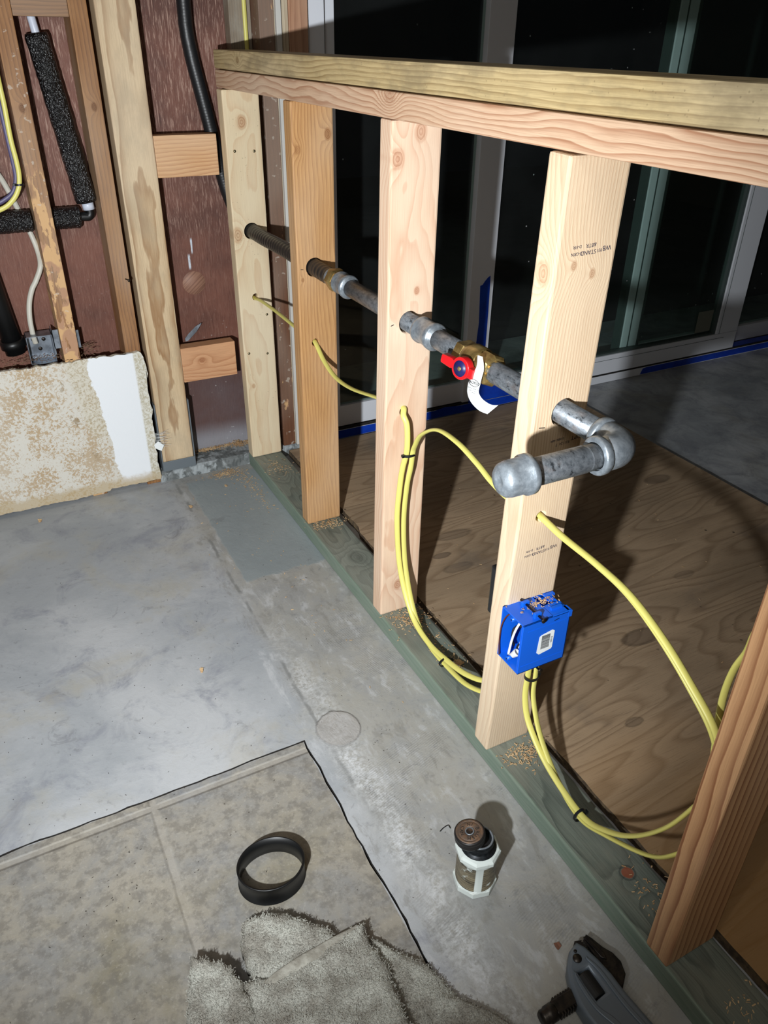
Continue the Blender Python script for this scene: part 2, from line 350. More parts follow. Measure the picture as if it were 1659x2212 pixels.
def ply():
    g = N('plywood_face'); o = g.co(); x, y, z = g.sep(o)
    # grain runs roughly across the sheet, rings stretched along x
    v = g.comb(g.ma('MULTIPLY', x, 1.4), g.ma('MULTIPLY', g.ma('SUBTRACT', y, g.ma('MULTIPLY', x, .05)), 8), 0)
    n = g.noise(v, 1.3, 1.2, .45, .2)
    fr = g.ma('FRACT', g.ma('MULTIPLY', n, 13))
    lw = g.ramp(fr, [(0, 0), (.5, .2), (.85, 1), (1, 0)])
    patch = g.noise(g.comb(g.ma('MULTIPLY', x, 1.2), g.ma('MULTIPLY', y, 3), 3), 2, 3)
    c = g.mix(g.ss(patch, .35, .65), S(172, 148, 120), S(148, 128, 104))
    c = g.mix(g.ma('MULTIPLY', lw, .4), c, S(98, 74, 50))
    f = g.noise(g.comb(g.ma('MULTIPLY', x, 16), g.ma('MULTIPLY', y, 330), 0), 1, 4, .7)
    c = g.mix(g.ma('MULTIPLY', g.ss(f, .5, .75), .45), c, S(84, 66, 50))
    c = g.mix(g.ma('MULTIPLY', g.ss(g.ma('ADD', y, g.ma('MULTIPLY', patch, .3)), -1.15, -1.5), .6), c, S(166, 122, 66))
    for kx, ky, rx_, ry_, dk in ((.324, -.632, .05, .018, .55), (1.004, -.644, .045, .02, .6), (.47, -1.143, .05, .022, .85), (.249, -.698, .025, .01, .8),
                                 (.259, -.757, .04, .016, .5), (.16, -1.76, .09, .012, .95), (.287, -1.318, .02, .01, .6), (.87, -.532, .02, .01, .7), (.72, -1.02, .03, .012, .4), (.9, -1.2, .04, .012, .4)):
        dx = g.ma('DIVIDE', g.ma('SUBTRACT', x, kx), rx_); dy = g.ma('DIVIDE', g.ma('SUBTRACT', y, ky), ry_)
        d = g.ma('ADD', g.ma('SQRT', g.ma('ADD', g.ma('MULTIPLY', dx, dx), g.ma('MULTIPLY', dy, dy))), g.ma('MULTIPLY', g.ma('SUBTRACT', f, .5), .7))
        m = g.ss(d, 1.05, .75)
        rim = g.ma('MULTIPLY', g.ss(d, 1.15, .95), g.ss(d, .7, .95))
        c = g.mix(g.ma('MULTIPLY', m, dk*.7), c, S(84, 72, 62)); c = g.mix(g.ma('MULTIPLY', rim, dk*.6), c, S(40, 30, 24))
    st = g.noise(o, 3.5, 5, .6)
    c = g.mix(g.ma('MULTIPLY', g.ss(st, .58, .7), .35), c, S(92, 86, 82))
    sp = g.ma('MULTIPLY', g.ss(g.voro(o, 24), .10, .06), g.ss(g.noise(o, 7, 1), .5, .6))
    c = g.mix(g.ma('MULTIPLY', sp, .8), c, S(38, 30, 26))
    return g.fin(c, .6, nrm=g.bump(g.ma('ADD', f, g.ma('MULTIPLY', lw, .6)), .4, .001), spec=.35)
M_PLY = ply()
def drywall():
    g = N('drywall_face'); o = g.co(); x, y, z = g.sep(o)
    n = g.noise(o, 150, 6, .72, .6); n2 = g.noise(o, 13, 5, .6); n3 = g.noise(o, 30, 5, .65)
    grad = g.ma('ADD', g.ma('MULTIPLY', g.ma('SUBTRACT', n2, .5), .5), n)
    bandm = g.ss(g.noise(g.comb(g.ma('MULTIPLY', x, 5), 0, g.ma('MULTIPLY', z, 3)), 1, 2), .35, .65)
    m = g.ma('MULTIPLY', g.ss(grad, .49, .56), g.ma('ADD', .55, g.ma('MULTIPLY', bandm, .4)))
    c = g.mix(g.ma('MULTIPLY', m, .85), S(206, 202, 192), S(170, 142, 102))
    bl = g.ma('MULTIPLY', g.ss(n3, .6, .64), g.ma('MULTIPLY', g.ss(x, -.52, -.44), g.ss(z, .08, .16)))
    c = g.mix(g.ma('MULTIPLY', bl, .8), c, S(140, 118, 84))
    cr_ = g.ma('MULTIPLY', g.ss(g.ma('ABSOLUTE', g.ma('ADD', x, g.ma('ADD', .405, g.ma('MULTIPLY', g.ma('SUBTRACT', z, .25), .16)))), .035, .02), g.ss(z, .15, .2))
    c = g.mix(g.ma('MULTIPLY', cr_, .75), c, g.mix(g.ss(n, .45, .6), S(206, 200, 184), S(172, 160, 134)))
    # white compound band on the right
    ex = g.ma('ADD', x, g.ma('MULTIPLY', g.ma('SUBTRACT', n3, .5), .04))
    edge = g.ma('SUBTRACT', ex, g.ma('MULTIPLY', g.ma('SUBTRACT', .2, z), .0))
    wb = g.ma('MULTIPLY', g.ss(g.ma('ADD', edge, g.ma('MULTIPLY', g.ss(z, .06, .39), .028)), -.372, -.369), g.ss(g.ma('ADD', z, g.ma('MULTIPLY', g.ma('SUBTRACT', n3, .5), .02)), .025, .032))
    wc = g.mix(g.ss(x, -.288, -.282), S(228, 231, 234), g.mix(g.ss(n, .42, .6), S(214, 212, 202), S(180, 172, 150)))
    c = g.mix(wb, c, wc)
    dn_ = g.ma('MULTIPLY', g.ss(g.ma('ADD', z, g.ma('MULTIPLY', g.ma('SUBTRACT', n3, .5), .05)), .05, .03), .7)
    c = g.mix(dn_, c, S(176, 156, 120))
    return g.fin(c, .8, nrm=g.bump(g.ma('ADD', n, g.ma('MULTIPLY', n3, .5)), .35, .0012), spec=.25)
M_DRY = drywall()
M_GYP = plain('gypsum_edge', S(176, 166, 142), .95, col2=S(214, 208, 196), nscale=120, bumps=.8, bscale=180)
M_DIRT = plain('dirty_edge', S(90, 76, 60), .95, col2=S(54, 46, 40), nscale=80, bumps=.8)
M_WHITE = plain('white_vinyl', S(228, 231, 238), .38)
M_PAINT = plain('painted_plaster', S(150, 146, 138), .85)
M_TAPE = plain('blue_tape', S(16, 68, 190), .45, col2=S(12, 56, 170), nscale=18, bumps=.25, bscale=60)
M_TRACK = plain('dark_track', S(36, 34, 32), .7)
M_GASKET = plain('grey_gasket', S(72, 84, 82), .5)
M_BLACK = plain('black_plastic', S(20, 21, 23), .33, bumps=.1)
M_RUBBER = plain('black_tape_jacket', S(26, 27, 29), .42, bumps=.5, bscale=90)
M_ABS = plain('abs_pipe', S(10, 11, 12), .42)
def foam():
    g = N('foam_sleeve'); o = g.co()
    n = g.noise(g.scale(o, 1, 1, .6), 250, 2, .6)
    return g.fin(S(9, 10, 13), .22, nrm=g.bump(n, 1.0, .007), spec=.9)
M_FOAM = foam()
M_PEX = plain('white_pipe', S(206, 212, 226), .35)
M_YEL = plain('yellow_sheath', S(214, 206, 112), .42)
M_PUR = plain('purple_sheath', S(84, 78, 112), .45)
M_WCAB = plain('white_sheath', S(188, 184, 172), .45)
M_STEEL = plain('galvanised_box', S(150, 158, 168), .4, .85, col2=S(112, 118, 126), nscale=40)
M_BRKT = plain('galvanised_bracket', S(122, 130, 136), .5, .5)
def galv():
    g = N('galvanised_pipe'); o = g.co()
    n = g.noise(g.scale(o, 1, .5, 1), 130, 7, .75, .2); n2 = g.noise(g.add(o, 1, 2, 3), 26, 4)
    c = g.mix(g.ss(n, .4, .62), S(138, 144, 150), S(100, 106, 112))
    sm = g.ma('MULTIPLY', g.ss(n, .56, .62), g.ss(n2, .46, .56))
    c = g.mix(g.ma('MULTIPLY', sm, .8), c, S(34, 36, 40))
    lt = g.ma('MULTIPLY', g.ss(n, .42, .36), g.ss(n2, .5, .58))
    c = g.mix(g.ma('MULTIPLY', lt, .6), c, S(190, 194, 198))
    c = g.mix(g.ma('MULTIPLY', g.ss(n2, .58, .66), .3), c, S(132, 112, 98))
    return g.fin(c, g.ma('ADD', .28, g.ma('MULTIPLY', n, .3)), .6, nrm=g.bump(n, .25, .0006))
M_GALV = galv()
M_FIT = plain('galvanised_fitting', S(150, 158, 165), .36, .55, col2=S(126, 134, 141), nscale=140, bumps=.25, bscale=240)
M_BRASS = plain('brass', S(176, 152, 98), .34, .7, col2=S(128, 106, 62), nscale=50, bumps=.15)
M_RED = plain('red_plastic', S(206, 24, 30), .35, coat=.3)
M_NAVY = plain('navy_disc', S(30, 30, 84), .4)
M_PAPER = plain('white_paper', S(228, 232, 232), .6)
M_TAGBACK = plain('grey_paper', S(176, 178, 176), .6)
M_INK = plain('ink', S(46, 44, 66), .7)
M_INKB = plain('black_ink', S(18, 18, 18), .6)
M_BLUE = plain('blue_plastic', S(16, 92, 206), .36, bumps=.06)
M_COPPER = plain('bare_copper', S(150, 92, 74), .35, .8)
M_GREY = plain('grey_plastic', S(206, 206, 204), .45)
M_SCREW = plain('screw_metal', S(150, 140, 112), .35, .9)
M_NAIL = plain('nail_metal', S(60, 54, 50), .4, .8)
M_TIE = plain('zip_tie', S(22, 24, 26), .4)
M_CHIP = plain('wood_chip', S(214, 184, 142), .8, col2=S(186, 150, 108), nscale=30)
M_CHIPR = plain('red_chip', S(124, 84, 66), .85)

M_PLATE_UP = wood('upper_plate_wood', 'y', S(198, 176, 130), S(138, 112, 72), 230, (.22, -.12), .014, ((.02, -.17, .008, .8, 1),), blotch=S(128, 114, 88), bl_amt=.6, seed=1, spots=.3)
M_PLATE_LO = wood('lower_plate_wood', 'y', S(214, 182, 152), S(168, 120, 90), 190, (.16, -.10), .035, ((.03, -.86, .014, .4, 1),), seed=2, ring=1)
M_ST1 = wood('stud_wood_cream', 'z', S(222, 204, 170), S(196, 156, 116), 95, (.05, -.09), .05, ((.043, .879, .013, 1), (.012, .627, .016, .8), (.02, .222, .006, .7)), seed=3, ring=.55, fiber=.2, spots=.4)
M_ST2 = wood('stud_wood_orange', 'z', S(196, 150, 98), S(152, 104, 62), 150, (.10, -.03), .03, ((.077, .888, .009, .9), (.012, .862, .008, .5), (.012, .61, .004, .8)), seed=4, ring=.7, fiber=.45)
M_ST3 = wood('stud_wood_pink', 'z', S(222, 192, 164), S(196, 146, 114), 105, (.035, -.075), .06, ((.012, .893, .013, .8), (.051, .93, .013, .7), (.055, .687, .006, 1), (.038, .07, .012, .9)), seed=5, ring=.65, fiber=.2)
M_ST4 = wood('stud_wood_pale', 'z', S(222, 198, 166), S(192, 154, 120), 230, (.13, -.03), .025, ((.028, .826, .005, .9), (.058, .814, .006, .9), (.02, .815, .013, .7, 1), (.073, .185, .011, .8)), seed=6, ring=.7, fiber=.3)
M_ST5 = wood('stud_wood_tan', 'z', S(212, 164, 118), S(146, 94, 60), 115, (.24, .20), .012, (), seed=7, ring=1.1, fiber=.25)
M_POST = wood('post_wood', 'z', S(210, 186, 150), S(158, 122, 84), 210, (.05, -.16), .009, (), seed=8, ring=1.1, blotch=S(150, 138, 118), bl_amt=.3)
M_OLD = wood('old_stud_wood', 'z', S(150, 104, 60), S(102, 64, 36), 150, (.06, -.03), .02, ((.02, .95, .008, .8),), seed=9, blotch=S(170, 128, 84), bl_amt=.3)
M_BLOCK = wood('blocking_wood', 'x', S(212, 166, 118), S(172, 116, 70), 150, (.10, -.03), .03, ((.05, -.13, .012, .6),), seed=10)
M_BLOCK2 = wood('blocking_wood_pink', 'x', S(206, 158, 118), S(168, 112, 74), 120, (.07, -.05), .05, ((.055, .055, .009, 1),), seed=11)
M_OLDBLK = wood('old_blocking_wood', 'x', S(138, 96, 58), S(96, 60, 36), 150, (.09, -.03), .02, (), seed=12)
M_BROWN = wood('brown_stained_wood', 'z', S(112, 74, 52), S(80, 50, 36), 120, (.06, -.03), .02, (), seed=13, ring=.4)
M_GREYW = wood('weathered_wood', 'z', S(122, 104, 84), S(80, 66, 52), 160, (.06, -.03), .02, (), seed=14, blotch=S(160, 154, 142), bl_amt=.6)
M_PALE = wood('pale_stud_wood', 'z', S(204, 188, 160), S(160, 136, 106), 190, (.05, -.05), .02, (), seed=15)
M_PINKW = wood('pink_stud_wood', 'z', S(190, 142, 110), S(148, 98, 70), 130, (.05, -.05), .03, (), seed=16)
def sole():
    m = wood('treated_wood', 'y', S(118, 126, 116), S(76, 84, 78), 130, (.05, -.05), .05, ((.04, -.16, .018, .35), (.05, -.63, .022, .4), (.045, -1.56, .011, .2)), seed=17, blotch=S(134, 132, 118), bl_amt=.4, ring=.9, fiber=.5)
    t = m.node_tree; g = N.__new__(N); g.m = m; g.t = t; g.p = t.nodes['Principled BSDF']
    src = g.p.inputs['Base Color'].links[0].from_socket
    o = g.co(); x, y, z = g.sep(o)
    side = g.ss(g.ma('ADD', x, g.ma('MULTIPLY', g.ma('SUBTRACT', g.noise(o, 25, 4), .5), .008)), .006, .002)
    green = g.mix(g.noise(g.scale(o, 60, 6, 60), 2, 3), S(96, 124, 106), S(140, 150, 138))
    c = g.mix(g.ma('MULTIPLY', side, .75), src, green)
    dx = g.ma('SUBTRACT', x, .052); dy = g.ma('ADD', y, 1.545)
    d = g.ma('ADD', g.ma('SQRT', g.ma('ADD', g.ma('MULTIPLY', dx, dx), g.ma('MULTIPLY', dy, dy))), g.ma('MULTIPLY', g.ma('SUBTRACT', g.noise(o, 200, 3), .5), .003))
    c = g.mix(g.ma('MULTIPLY', g.ss(d, .010, .008), .85), c, S(146, 78, 52))
    c = g.mix(g.ma('MULTIPLY', g.ma('MULTIPLY', g.ss(d, .014, .012), g.ss(d, .009, .011)), .6), c, S(52, 54, 54))
    g.put(g.p.inputs['Base Color'], c); return m
M_SOLE = sole()
def oldpaint(base, seed):       # old stud with flaked cream paint/mud patches
    m = base.copy(); t = m.node_tree; g = N.__new__(N); g.m = m; g.t = t; g.p = t.nodes['Principled BSDF']
    src = g.p.inputs['Base Color'].links[0].from_socket
    o = g.co(); x, y, z = g.sep(o)
    n = g.noise(g.comb(g.ma('MULTIPLY', x, 45), seed, g.ma('MULTIPLY', z, 12)), 1, 5, .6)
    if seed < 5:
        mk = g.ma('MULTIPLY', g.ss(n, .46, .475), g.ss(g.ma('ADD', z, g.ma('MULTIPLY', g.ma('SUBTRACT', n, .5), .5)), .86, .78))
    else:
        mk = g.ss(n, .64, .66)
    c = g.mix(g.ma('MULTIPLY', mk, .95), src, g.mix(g.ss(g.noise(o, 20, 2), .5, .55), S(206, 166, 118), S(176, 136, 106)))
    n2 = g.noise(o, 60, 4)
    c = g.mix(g.ma('MULTIPLY', g.ss(n2, .62, .66), .5), c, S(200, 190, 176))
    g.put(g.p.inputs['Base Color'], c); return m
M_OLDP = oldpaint(M_OLD, 1.0); M_BROWNP = oldpaint(M_BROWN, 9.0)

# ------------------------------------------------------------ structure
def floor_mesh():
    bm = bmesh.new()
    SX, SY = -.267, -1.068; gp = .0028
    n = 140
    # jagged outline of the cut slab corner: along x (left) then along y (towards the camera)
    pts = [(-3.0+(SX+3.0)*i/n, SY) for i in range(n+1)]+[(SX, SY-(2.4)*i/n) for i in range(1, n+1)]
    out, inn = [], []
    rnd = random.Random(3)
    off = 0
    for i, (px, py) in enumerate(pts):
        off = off*.7+rnd.uniform(-.0016, .0016); gg = gp*(.6+.5*rnd.random())
        if i < n: out.append((px, py+gg*.5+off)); inn.append((px, py-gg*.5+off))
        elif i == n: out.append((px+gp, py+gp*.5)); inn.append((px, py-gp*.5))
        else: out.append((px+gg+off, py)); inn.append((px-gg*.3+off, py))
    vo = [bm.verts.new((a, b, 0)) for a, b in out]; vi = [bm.verts.new((a, b, -.001)) for a, b in inn]
    vob = [bm.verts.new((a, b, -.03)) for a, b in out]; vib = [bm.verts.new((a, b, -.03)) for a, b in inn]
    for i in range(len(vo)-1):
        bm.faces.new((vo[i], vo[i+1], vob[i+1], vob[i])).material_index = 1
        bm.faces.new((vi[i], vi[i+1], vib[i+1], vib[i])).material_index = 1
        bm.faces.new((vob[i], vob[i+1], vib[i+1], vib[i])).material_index = 1
    # outer floor
    far = [bm.verts.new(p) for p in ((-3.0, .6, 0), (SX+gp, .6, 0), (4.6, .6, 0), (4.6, SY, 0), (4.6, SY-2.4, 0))]
    bm.faces.new([far[0]]+vo[:n+1]+[far[1]])
    bm.faces.new([far[1], vo[n], far[3], far[2]])
    bm.faces.new([vo[n]]+vo[n+1:]+[far[4], far[3]])
    c = bm.verts.new((-3.0, SY-2.4, -.001))
    bm.faces.new(vi+[c])
    bmesh.ops.triangulate(bm, faces=[f for f in bm.faces if len(f.verts) > 4])
    me = bpy.data.meshes.new('floor'); bm.normal_update()
    for f in bm.faces:
        if f.material_index == 0 and f.normal.z < 0: f.normal_flip()
    bm.to_mesh(me); bm.free(); me.materials.append(M_CONC); me.materials.append(M_PIT); return me
struct(link('floor', floor_mesh()))
struct(box('ceiling', (-3, 4.6, -3.46, .25, 2.45, 2.5), M_PAINT))
struct(box('wall_left', (-3.05, -3, -3.46, .25, 0, 2.5), M_PAINT))
struct(box('wall_right', (4.6, 4.65, -3.46, .25, 0, 2.5), M_PAINT))
struct(box('wall_front', (-3, 4.6, -3.5, -3.46, 0, 2.5), M_PAINT))
bm = bmesh.new(); addbox(bm, -3, .238, .089, .104, .0, 2.45)
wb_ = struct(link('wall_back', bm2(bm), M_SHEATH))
struct(box('wall_header', (.238, 4.6, 0, .104, 2.06, 2.45), M_PAINT))
# round plug of bare siding
g = N('plug_face'); o_ = g.co(); f_ = g.noise(g.comb(0, g.ma('MULTIPLY', g.ma('ADD', g.sep(o_)[0], g.ma('MULTIPLY', g.sep(o_)[2], -1.2)), 200), g.ma('MULTIPLY', g.sep(o_)[2], 12)), 1, 3)
g.fin(g.mix(g.ss(f_, .4, .6), S(150, 112, 92), S(126, 90, 74)), .6)
lathe('siding_plug', [(0, 0), (.0305, 0), (.031, -.001), (.031, -.004)], g.m, 48, Matrix.Translation((-.081, .0885, .522)) @ Matrix.Rotation(radians(90), 4, 'X'), parent=wb_)
# footing curb
def curb():
    bm = bmesh.new(); rnd = random.Random(5); nx = 90; rows = []
    prof = [(-.004, 0), (-.003, .014), (.0, .026), (.006, .0305), (.03, .031), (.06, .030), (.0889, .030)]
    for i in range(nx+1):
        x = -.262+(.238+.262)*i/nx; row = []
        for j, (yy, zz) in enumerate(prof):
            q = .0022 if 0 < j < 6 else 0
            row.append(bm.verts.new((x, yy+rnd.uniform(-q, q)*.7+.018*max(0, (-x-.15)*4)*0, zz+rnd.uniform(-q, q)*.4)))
        rows.append(row)
    for a, b in zip(rows, rows[1:]):
        for j in range(len(prof)-1): bm.faces.new((a[j], b[j], b[j+1], a[j+1]))
    bm.faces.new(rows[0]); bm.faces.new(rows[-1][::-1]); return bm2(bm)
g = N('curb_concrete'); o_ = g.co(); n_ = g.noise(o_, 18, 6, .65); n2_ = g.noise(o_, 60, 4)
g.fin(g.mix(g.ss(n_, .48, .56), g.mix(g.ss(n2_, .4, .6), S(112, 116, 116), S(88, 92, 92)), S(152, 158, 160)), .85, nrm=g.bump(n2_, .6, .003))
struct(link('trim_1', curb(), g.m))
# room-side drywall remnant (low panel with torn edges)
def drywall_mesh():
    bm = bmesh.new(); rnd = random.Random(11); xs = [-1.25]+[-.9+i*(.635/110) for i in range(111)]
    top, bot = [], []
    t = b = 0
    for x in xs:
        t = t*.6+rnd.uniform(-.002, .002); b = b*.7+rnd.uniform(-.0014, .0014)
        top.append((x, .391+(.0 if x < -.27 else -.004)+t)); bot.append((x, .010+b+(.006 if x > -.40 else 0)))
    side = []
    s = 0
    for i in range(1, 40):
        z = .385-(.385-.016)*i/40; s = s*.6+rnd.uniform(-.0025, .0025)
        side.append((-.262+s-.004*(1-i/40)*-1, z))
    loop = bot+[(-.262, .018)]+side[::-1]+top[::-1]
    F = [bm.verts.new((x, -.012, z)) for x, z in loop]; B = [bm.verts.new((x+rnd.uniform(-.002, .001), -.0005, z+rnd.uniform(-.002, .001))) for x, z in loop]
    f = bm.faces.new(F); f2 = bm.faces.new(B[::-1]); f2.material_index = 1
    for i in range(len(F)):
        j = (i+1) % len(F); q = bm.faces.new((F[j], F[i], B[i], B[j])); q.material_index = 1
    bmesh.ops.triangulate(bm, faces=[f, f2])
    me = bm2(bm); me.materials.append(M_DRY); me.materials.append(M_GYP); return me
tag(link('drywall_panel', drywall_mesh()), 'low cut-off drywall panel with peeled beige paint and a white compound band', 'drywall')

# ------------------------------------------------------------ wall framing (back wall)
def board(name, x0, x1, y0, y1, z0, z1, mat, bev=.0018, parent=None, rot=(0, 0, 0)):
    bm = bmesh.new(); addbox(bm, 0, x1-x0, 0, y1-y0, 0, z1-z0, bev=bev)
    o = link(name, bm2(bm), mat, parent=parent, loc=(x0, y0, z0)); o.rotation_euler = rot; return o
tag(board('wood_post', -.2475, -.1605, 0, .0885, .036, 2.44, M_POST, .003), 'pale wide new wood post standing in a grey metal base bracket', 'post')
tag(board('wall_stud', -.300, -.262, 0, .0885, .0005, 2.44, M_OLD), 'dark brown old wall stud directly left of the pale post', 'stud')
tag(board('wall_stud', -.448, -.410, 0, .0885, .0005, 2.44, M_OLDP), 'old wall stud with flaked cream paint, between the two foam-wrapped pipe pieces', 'stud')
tag(board('wall_stud', .114, .151, 0, .0885, .0315, 2.44, M_BROWNP), 'dark brown painted wall stud seen behind the first low-wall stud', 'stud')
tag(board('wall_stud', .060, .1125, .05, .0885, .0315, 2.44, M_GREYW), 'grey weathered stud set back in the corner behind a yellow cable', 'stud')
tag(board('wall_stud', .1525, .1875, .004, .0885, .0315, 2.44, M_PALE), 'pale wall stud with a white painted left edge next to the brown stud', 'stud')
tag(board('wall_stud', .1885, .2365, .002, .0885, .0315, 2.44, M_PINKW), 'pinkish new trimmer stud against the sliding door frame', 'stud')
tag(board('painted_strip', .1535, .166, -.008, .0035, .0315, 2.2, plain('white_strip_paint', S(206, 204, 198), .6), .001), 'narrow white painted strip on the pale stud beside the door', 'trim strip')
tag(board('blocking', -.160, -.0105, .0, .038, .798, .889, M_BLOCK), 'light tan block nailed level between post and low wall, upper of two', 'blocking')
tag(board('blocking', -.160, -.0105, .0, .038, .283, .378, M_BLOCK2), 'pinkish block with a knot between post and low wall, lower of two', 'blocking')
tag(board('blocking', -.4095, -.3005, .0, .038, 1.117, 1.155, M_OLDBLK), 'dark brown old block between two old studs, top left corner', 'blocking')
# post base bracket
bm = bmesh.new()
addbox(bm, -.2605, -.2485, -.0025, .07, .0005, .30) if False else None
addbox(bm, -.2515, -.2485, -.003, .085, .0345, .235, .0006)
addbox(bm, -.1595, -.1565, -.003, .085, .0345, .235, .0006)
addbox(bm, -.2515, -.1565, -.003, .085, .0325, .0350, .0006)
addbox(bm, -.2500, -.1580, -.0065, -.0035, .0325, .062, .0008)
tag(link('post_bracket', bm2(bm), M_BRKT), 'grey metal U-shaped post base bracket on the concrete curb', 'bracket')

# ------------------------------------------------------------ low wall framing
tag(board('sole_plate', 0, .089, -2.9, -.006, .0004, .038, M_SOLE, .0025), 'greenish pressure-treated sole plate lying along the floor', 'sole plate')
SO = bpy.data.objects['sole_plate']; SO.data.transform(Matrix.Translation((0, -2.9+.006, 0))); SO.location.y = -.006
for nm, z0, z1, mt, lb in (('top_plate', .986, 1.0225, M_PLATE_LO, 'pinkish lower top plate board resting on the low wall studs'),
                           ('top_plate', 1.0242, 1.062, M_PLATE_UP, 'yellowish weathered upper top plate board lying on the lower one')):
    o = board(nm, -.001, .088, -2.9, -.001, z0, z1, mt, .0035); o.data.transform(Matrix.Translation((0, -2.899, 0))); o.location.y = -.001
    tag(o, lb, 'top plate')
def stud(x0, y0, mat, holes, label, rot=(0, 0, 0), ztop=.985):
    h = ztop-.0385
    bm = bmesh.new(); addbox(bm, 0, .089, 0, .038, 0, h, bev=.0035, seg=2)
    o = link('wall_stud', bm2(bm), mat); cs = []
    for hx, hz, hr in holes:
        b = bmesh.new(); addlathe(b, [(0, -.04), (hr, -.04), (hr, .08), (0, .08)], 40, Matrix.Translation((hx, 0, hz)) @ Matrix.Rotation(radians(-90), 4, 'X'))
        cs.append(link('cut', bm2(b)))
    bpy.context.view_layer.update()
    if cs: boolean(o, cs)
    o.location = (x0, y0, .0385); o.rotation_euler = rot
    tag(o, label, 'stud'); return o
H = lambda x0: [(.0435-x0, .672-.0385, .0205), (.040-x0, .508-.0385, .0095)]
st1 = stud(0, -.045, M_ST1, [(.048, .6335, .0205), (.045, .468, .0095)], 'creamy knotty low-wall stud nearest the back wall, with small screws', (.022, -.010, 0), .9845)
st2 = stud(.003, -.452, M_ST2, H(.003), 'orange-brown low-wall stud, second from the back wall', (0, 0, 0))
st3 = stud(.0, -.855, M_ST3, [(.0435, .6335, .0205), (.039, .4675, .0095)], 'pinkish low-wall stud with a big knot, third from the back wall', (.0127, 0, 0))
st4 = stud(-.006, -1.264, M_ST4, [(.0495, .6335, .0205), (.039, .4735, .0095)], 'pale ink-stamped low-wall stud carrying the blue outlet box', (.0243, 0, 0), .9843)
st5 = stud(0, -1.680, M_ST5, [(.05, .55, .0095)], 'tan low-wall stud nearest the camera at the right edge')
def in_stud(st, x, z, y=-.0004): return Vector((x, y, z))
# screws in stud 1
for (sx, sz) in ((.020, .818), (.068, .816), (.014, .318), (.066, .310), (.072, .418), (.058, .0) if False else (.07, .62)):
    bm = bmesh.new(); addlathe(bm, [(0, 0.0022), (.0032, .0018), (.0034, .0006), (.003, 0), (0, 0)], 14, along((sx, 0.0006, sz), (0, -1, 0)))
    addlathe(bm, [(0, .0026), (.0011, .0026), (.0011, .0018), (0, .0018)], 6, along((sx, .0006, sz), (0, -1, 0)))
    link('screw', bm2(bm), M_SCREW, parent=st1)
# stamps on stud 4 (printed upside down)
fm = lambda x, z, a=0: frame((x, -.0002, z), (-cos(a), 0, -sin(a)), (sin(a), 0, -cos(a)))
for s, x, z, sz in (('STAND', .046, .840, .0072), ('931', .0625, .841, .0058), ('S-GRN', .0285, .8395, .0055), ('&BTR', .049, .848, .0064), ('D-FIR', .0285, .8475, .0052),
                    ('WB', .0735, .843, .0082), ('OPT', .078, .592, .009), ('931124  7', .056, .587, .0058), ('034861484', .046, .594, .005),
                    ('STAND', .045, .409, .0072), ('931', .0605, .410, .0058), ('S-GRN', .0275, .4085, .0055), ('&BTR', .047, .417, .0064), ('D-FIR', .0275, .4165, .0052), ('WB', .072, .412, .0082)):
    text('ink_stamp', s, sz, M_INK, fm(x, z, .05), ext=.0001, parent=st4, label='faded dark ink grading stamp, upside down')
# pencil/marker layout marks
for st, x, z, wd, a in ((st4, .016, .618, .010, .15), (st2, .011, .632, .006, .1), (st3, .010, .633, .006, -.3)):
    bm = bmesh.new(); addbox(bm, -wd/2, wd/2, -.0003, .0001, -.0006, .0006)
    o = link('marker_line', bm2(bm), M_INKB, parent=st, loc=(x, -.0001, z)); o.rotation_euler = (0, a, 0)

# ------------------------------------------------------------ plywood deck
def plydeck():
    bm = bmesh.new(); rnd = random.Random(2); n = 120; L_, R_ = [], []
    for i in range(n+1):
        y = -2.9+(2.9-.012)*i/n
        L_.append((.116+rnd.uniform(-.0012, .0012)+(.008 if y > -.5 else 0), y)); R_.append((1.166+rnd.uniform(-.0006, .0006), y))
    lp = L_+R_[::-1]; T = [bm.verts.new((a, b, .020)) for a, b in lp]; B = [bm.verts.new((a, b, .0012)) for a, b in lp]
    f = bm.faces.new(T); f2 = bm.faces.new(B[::-1])
    for i in range(len(T)):
        j = (i+1) % len(T); q = bm.faces.new((T[i], T[j], B[j], B[i])); q.material_index = 1
    bmesh.ops.triangulate(bm, faces=[f, f2]); me = bm2(bm); me.materials.append(M_PLY); me.materials.append(M_PLYE); return me
M_PLYE = plain('plywood_edge', S(110, 92, 68), .8, col2=S(70, 58, 46), nscale=90)
tag(link('plywood_sheet', plydeck()), 'large knotty plywood sheet lying on the floor behind the low wall', 'plywood sheet')

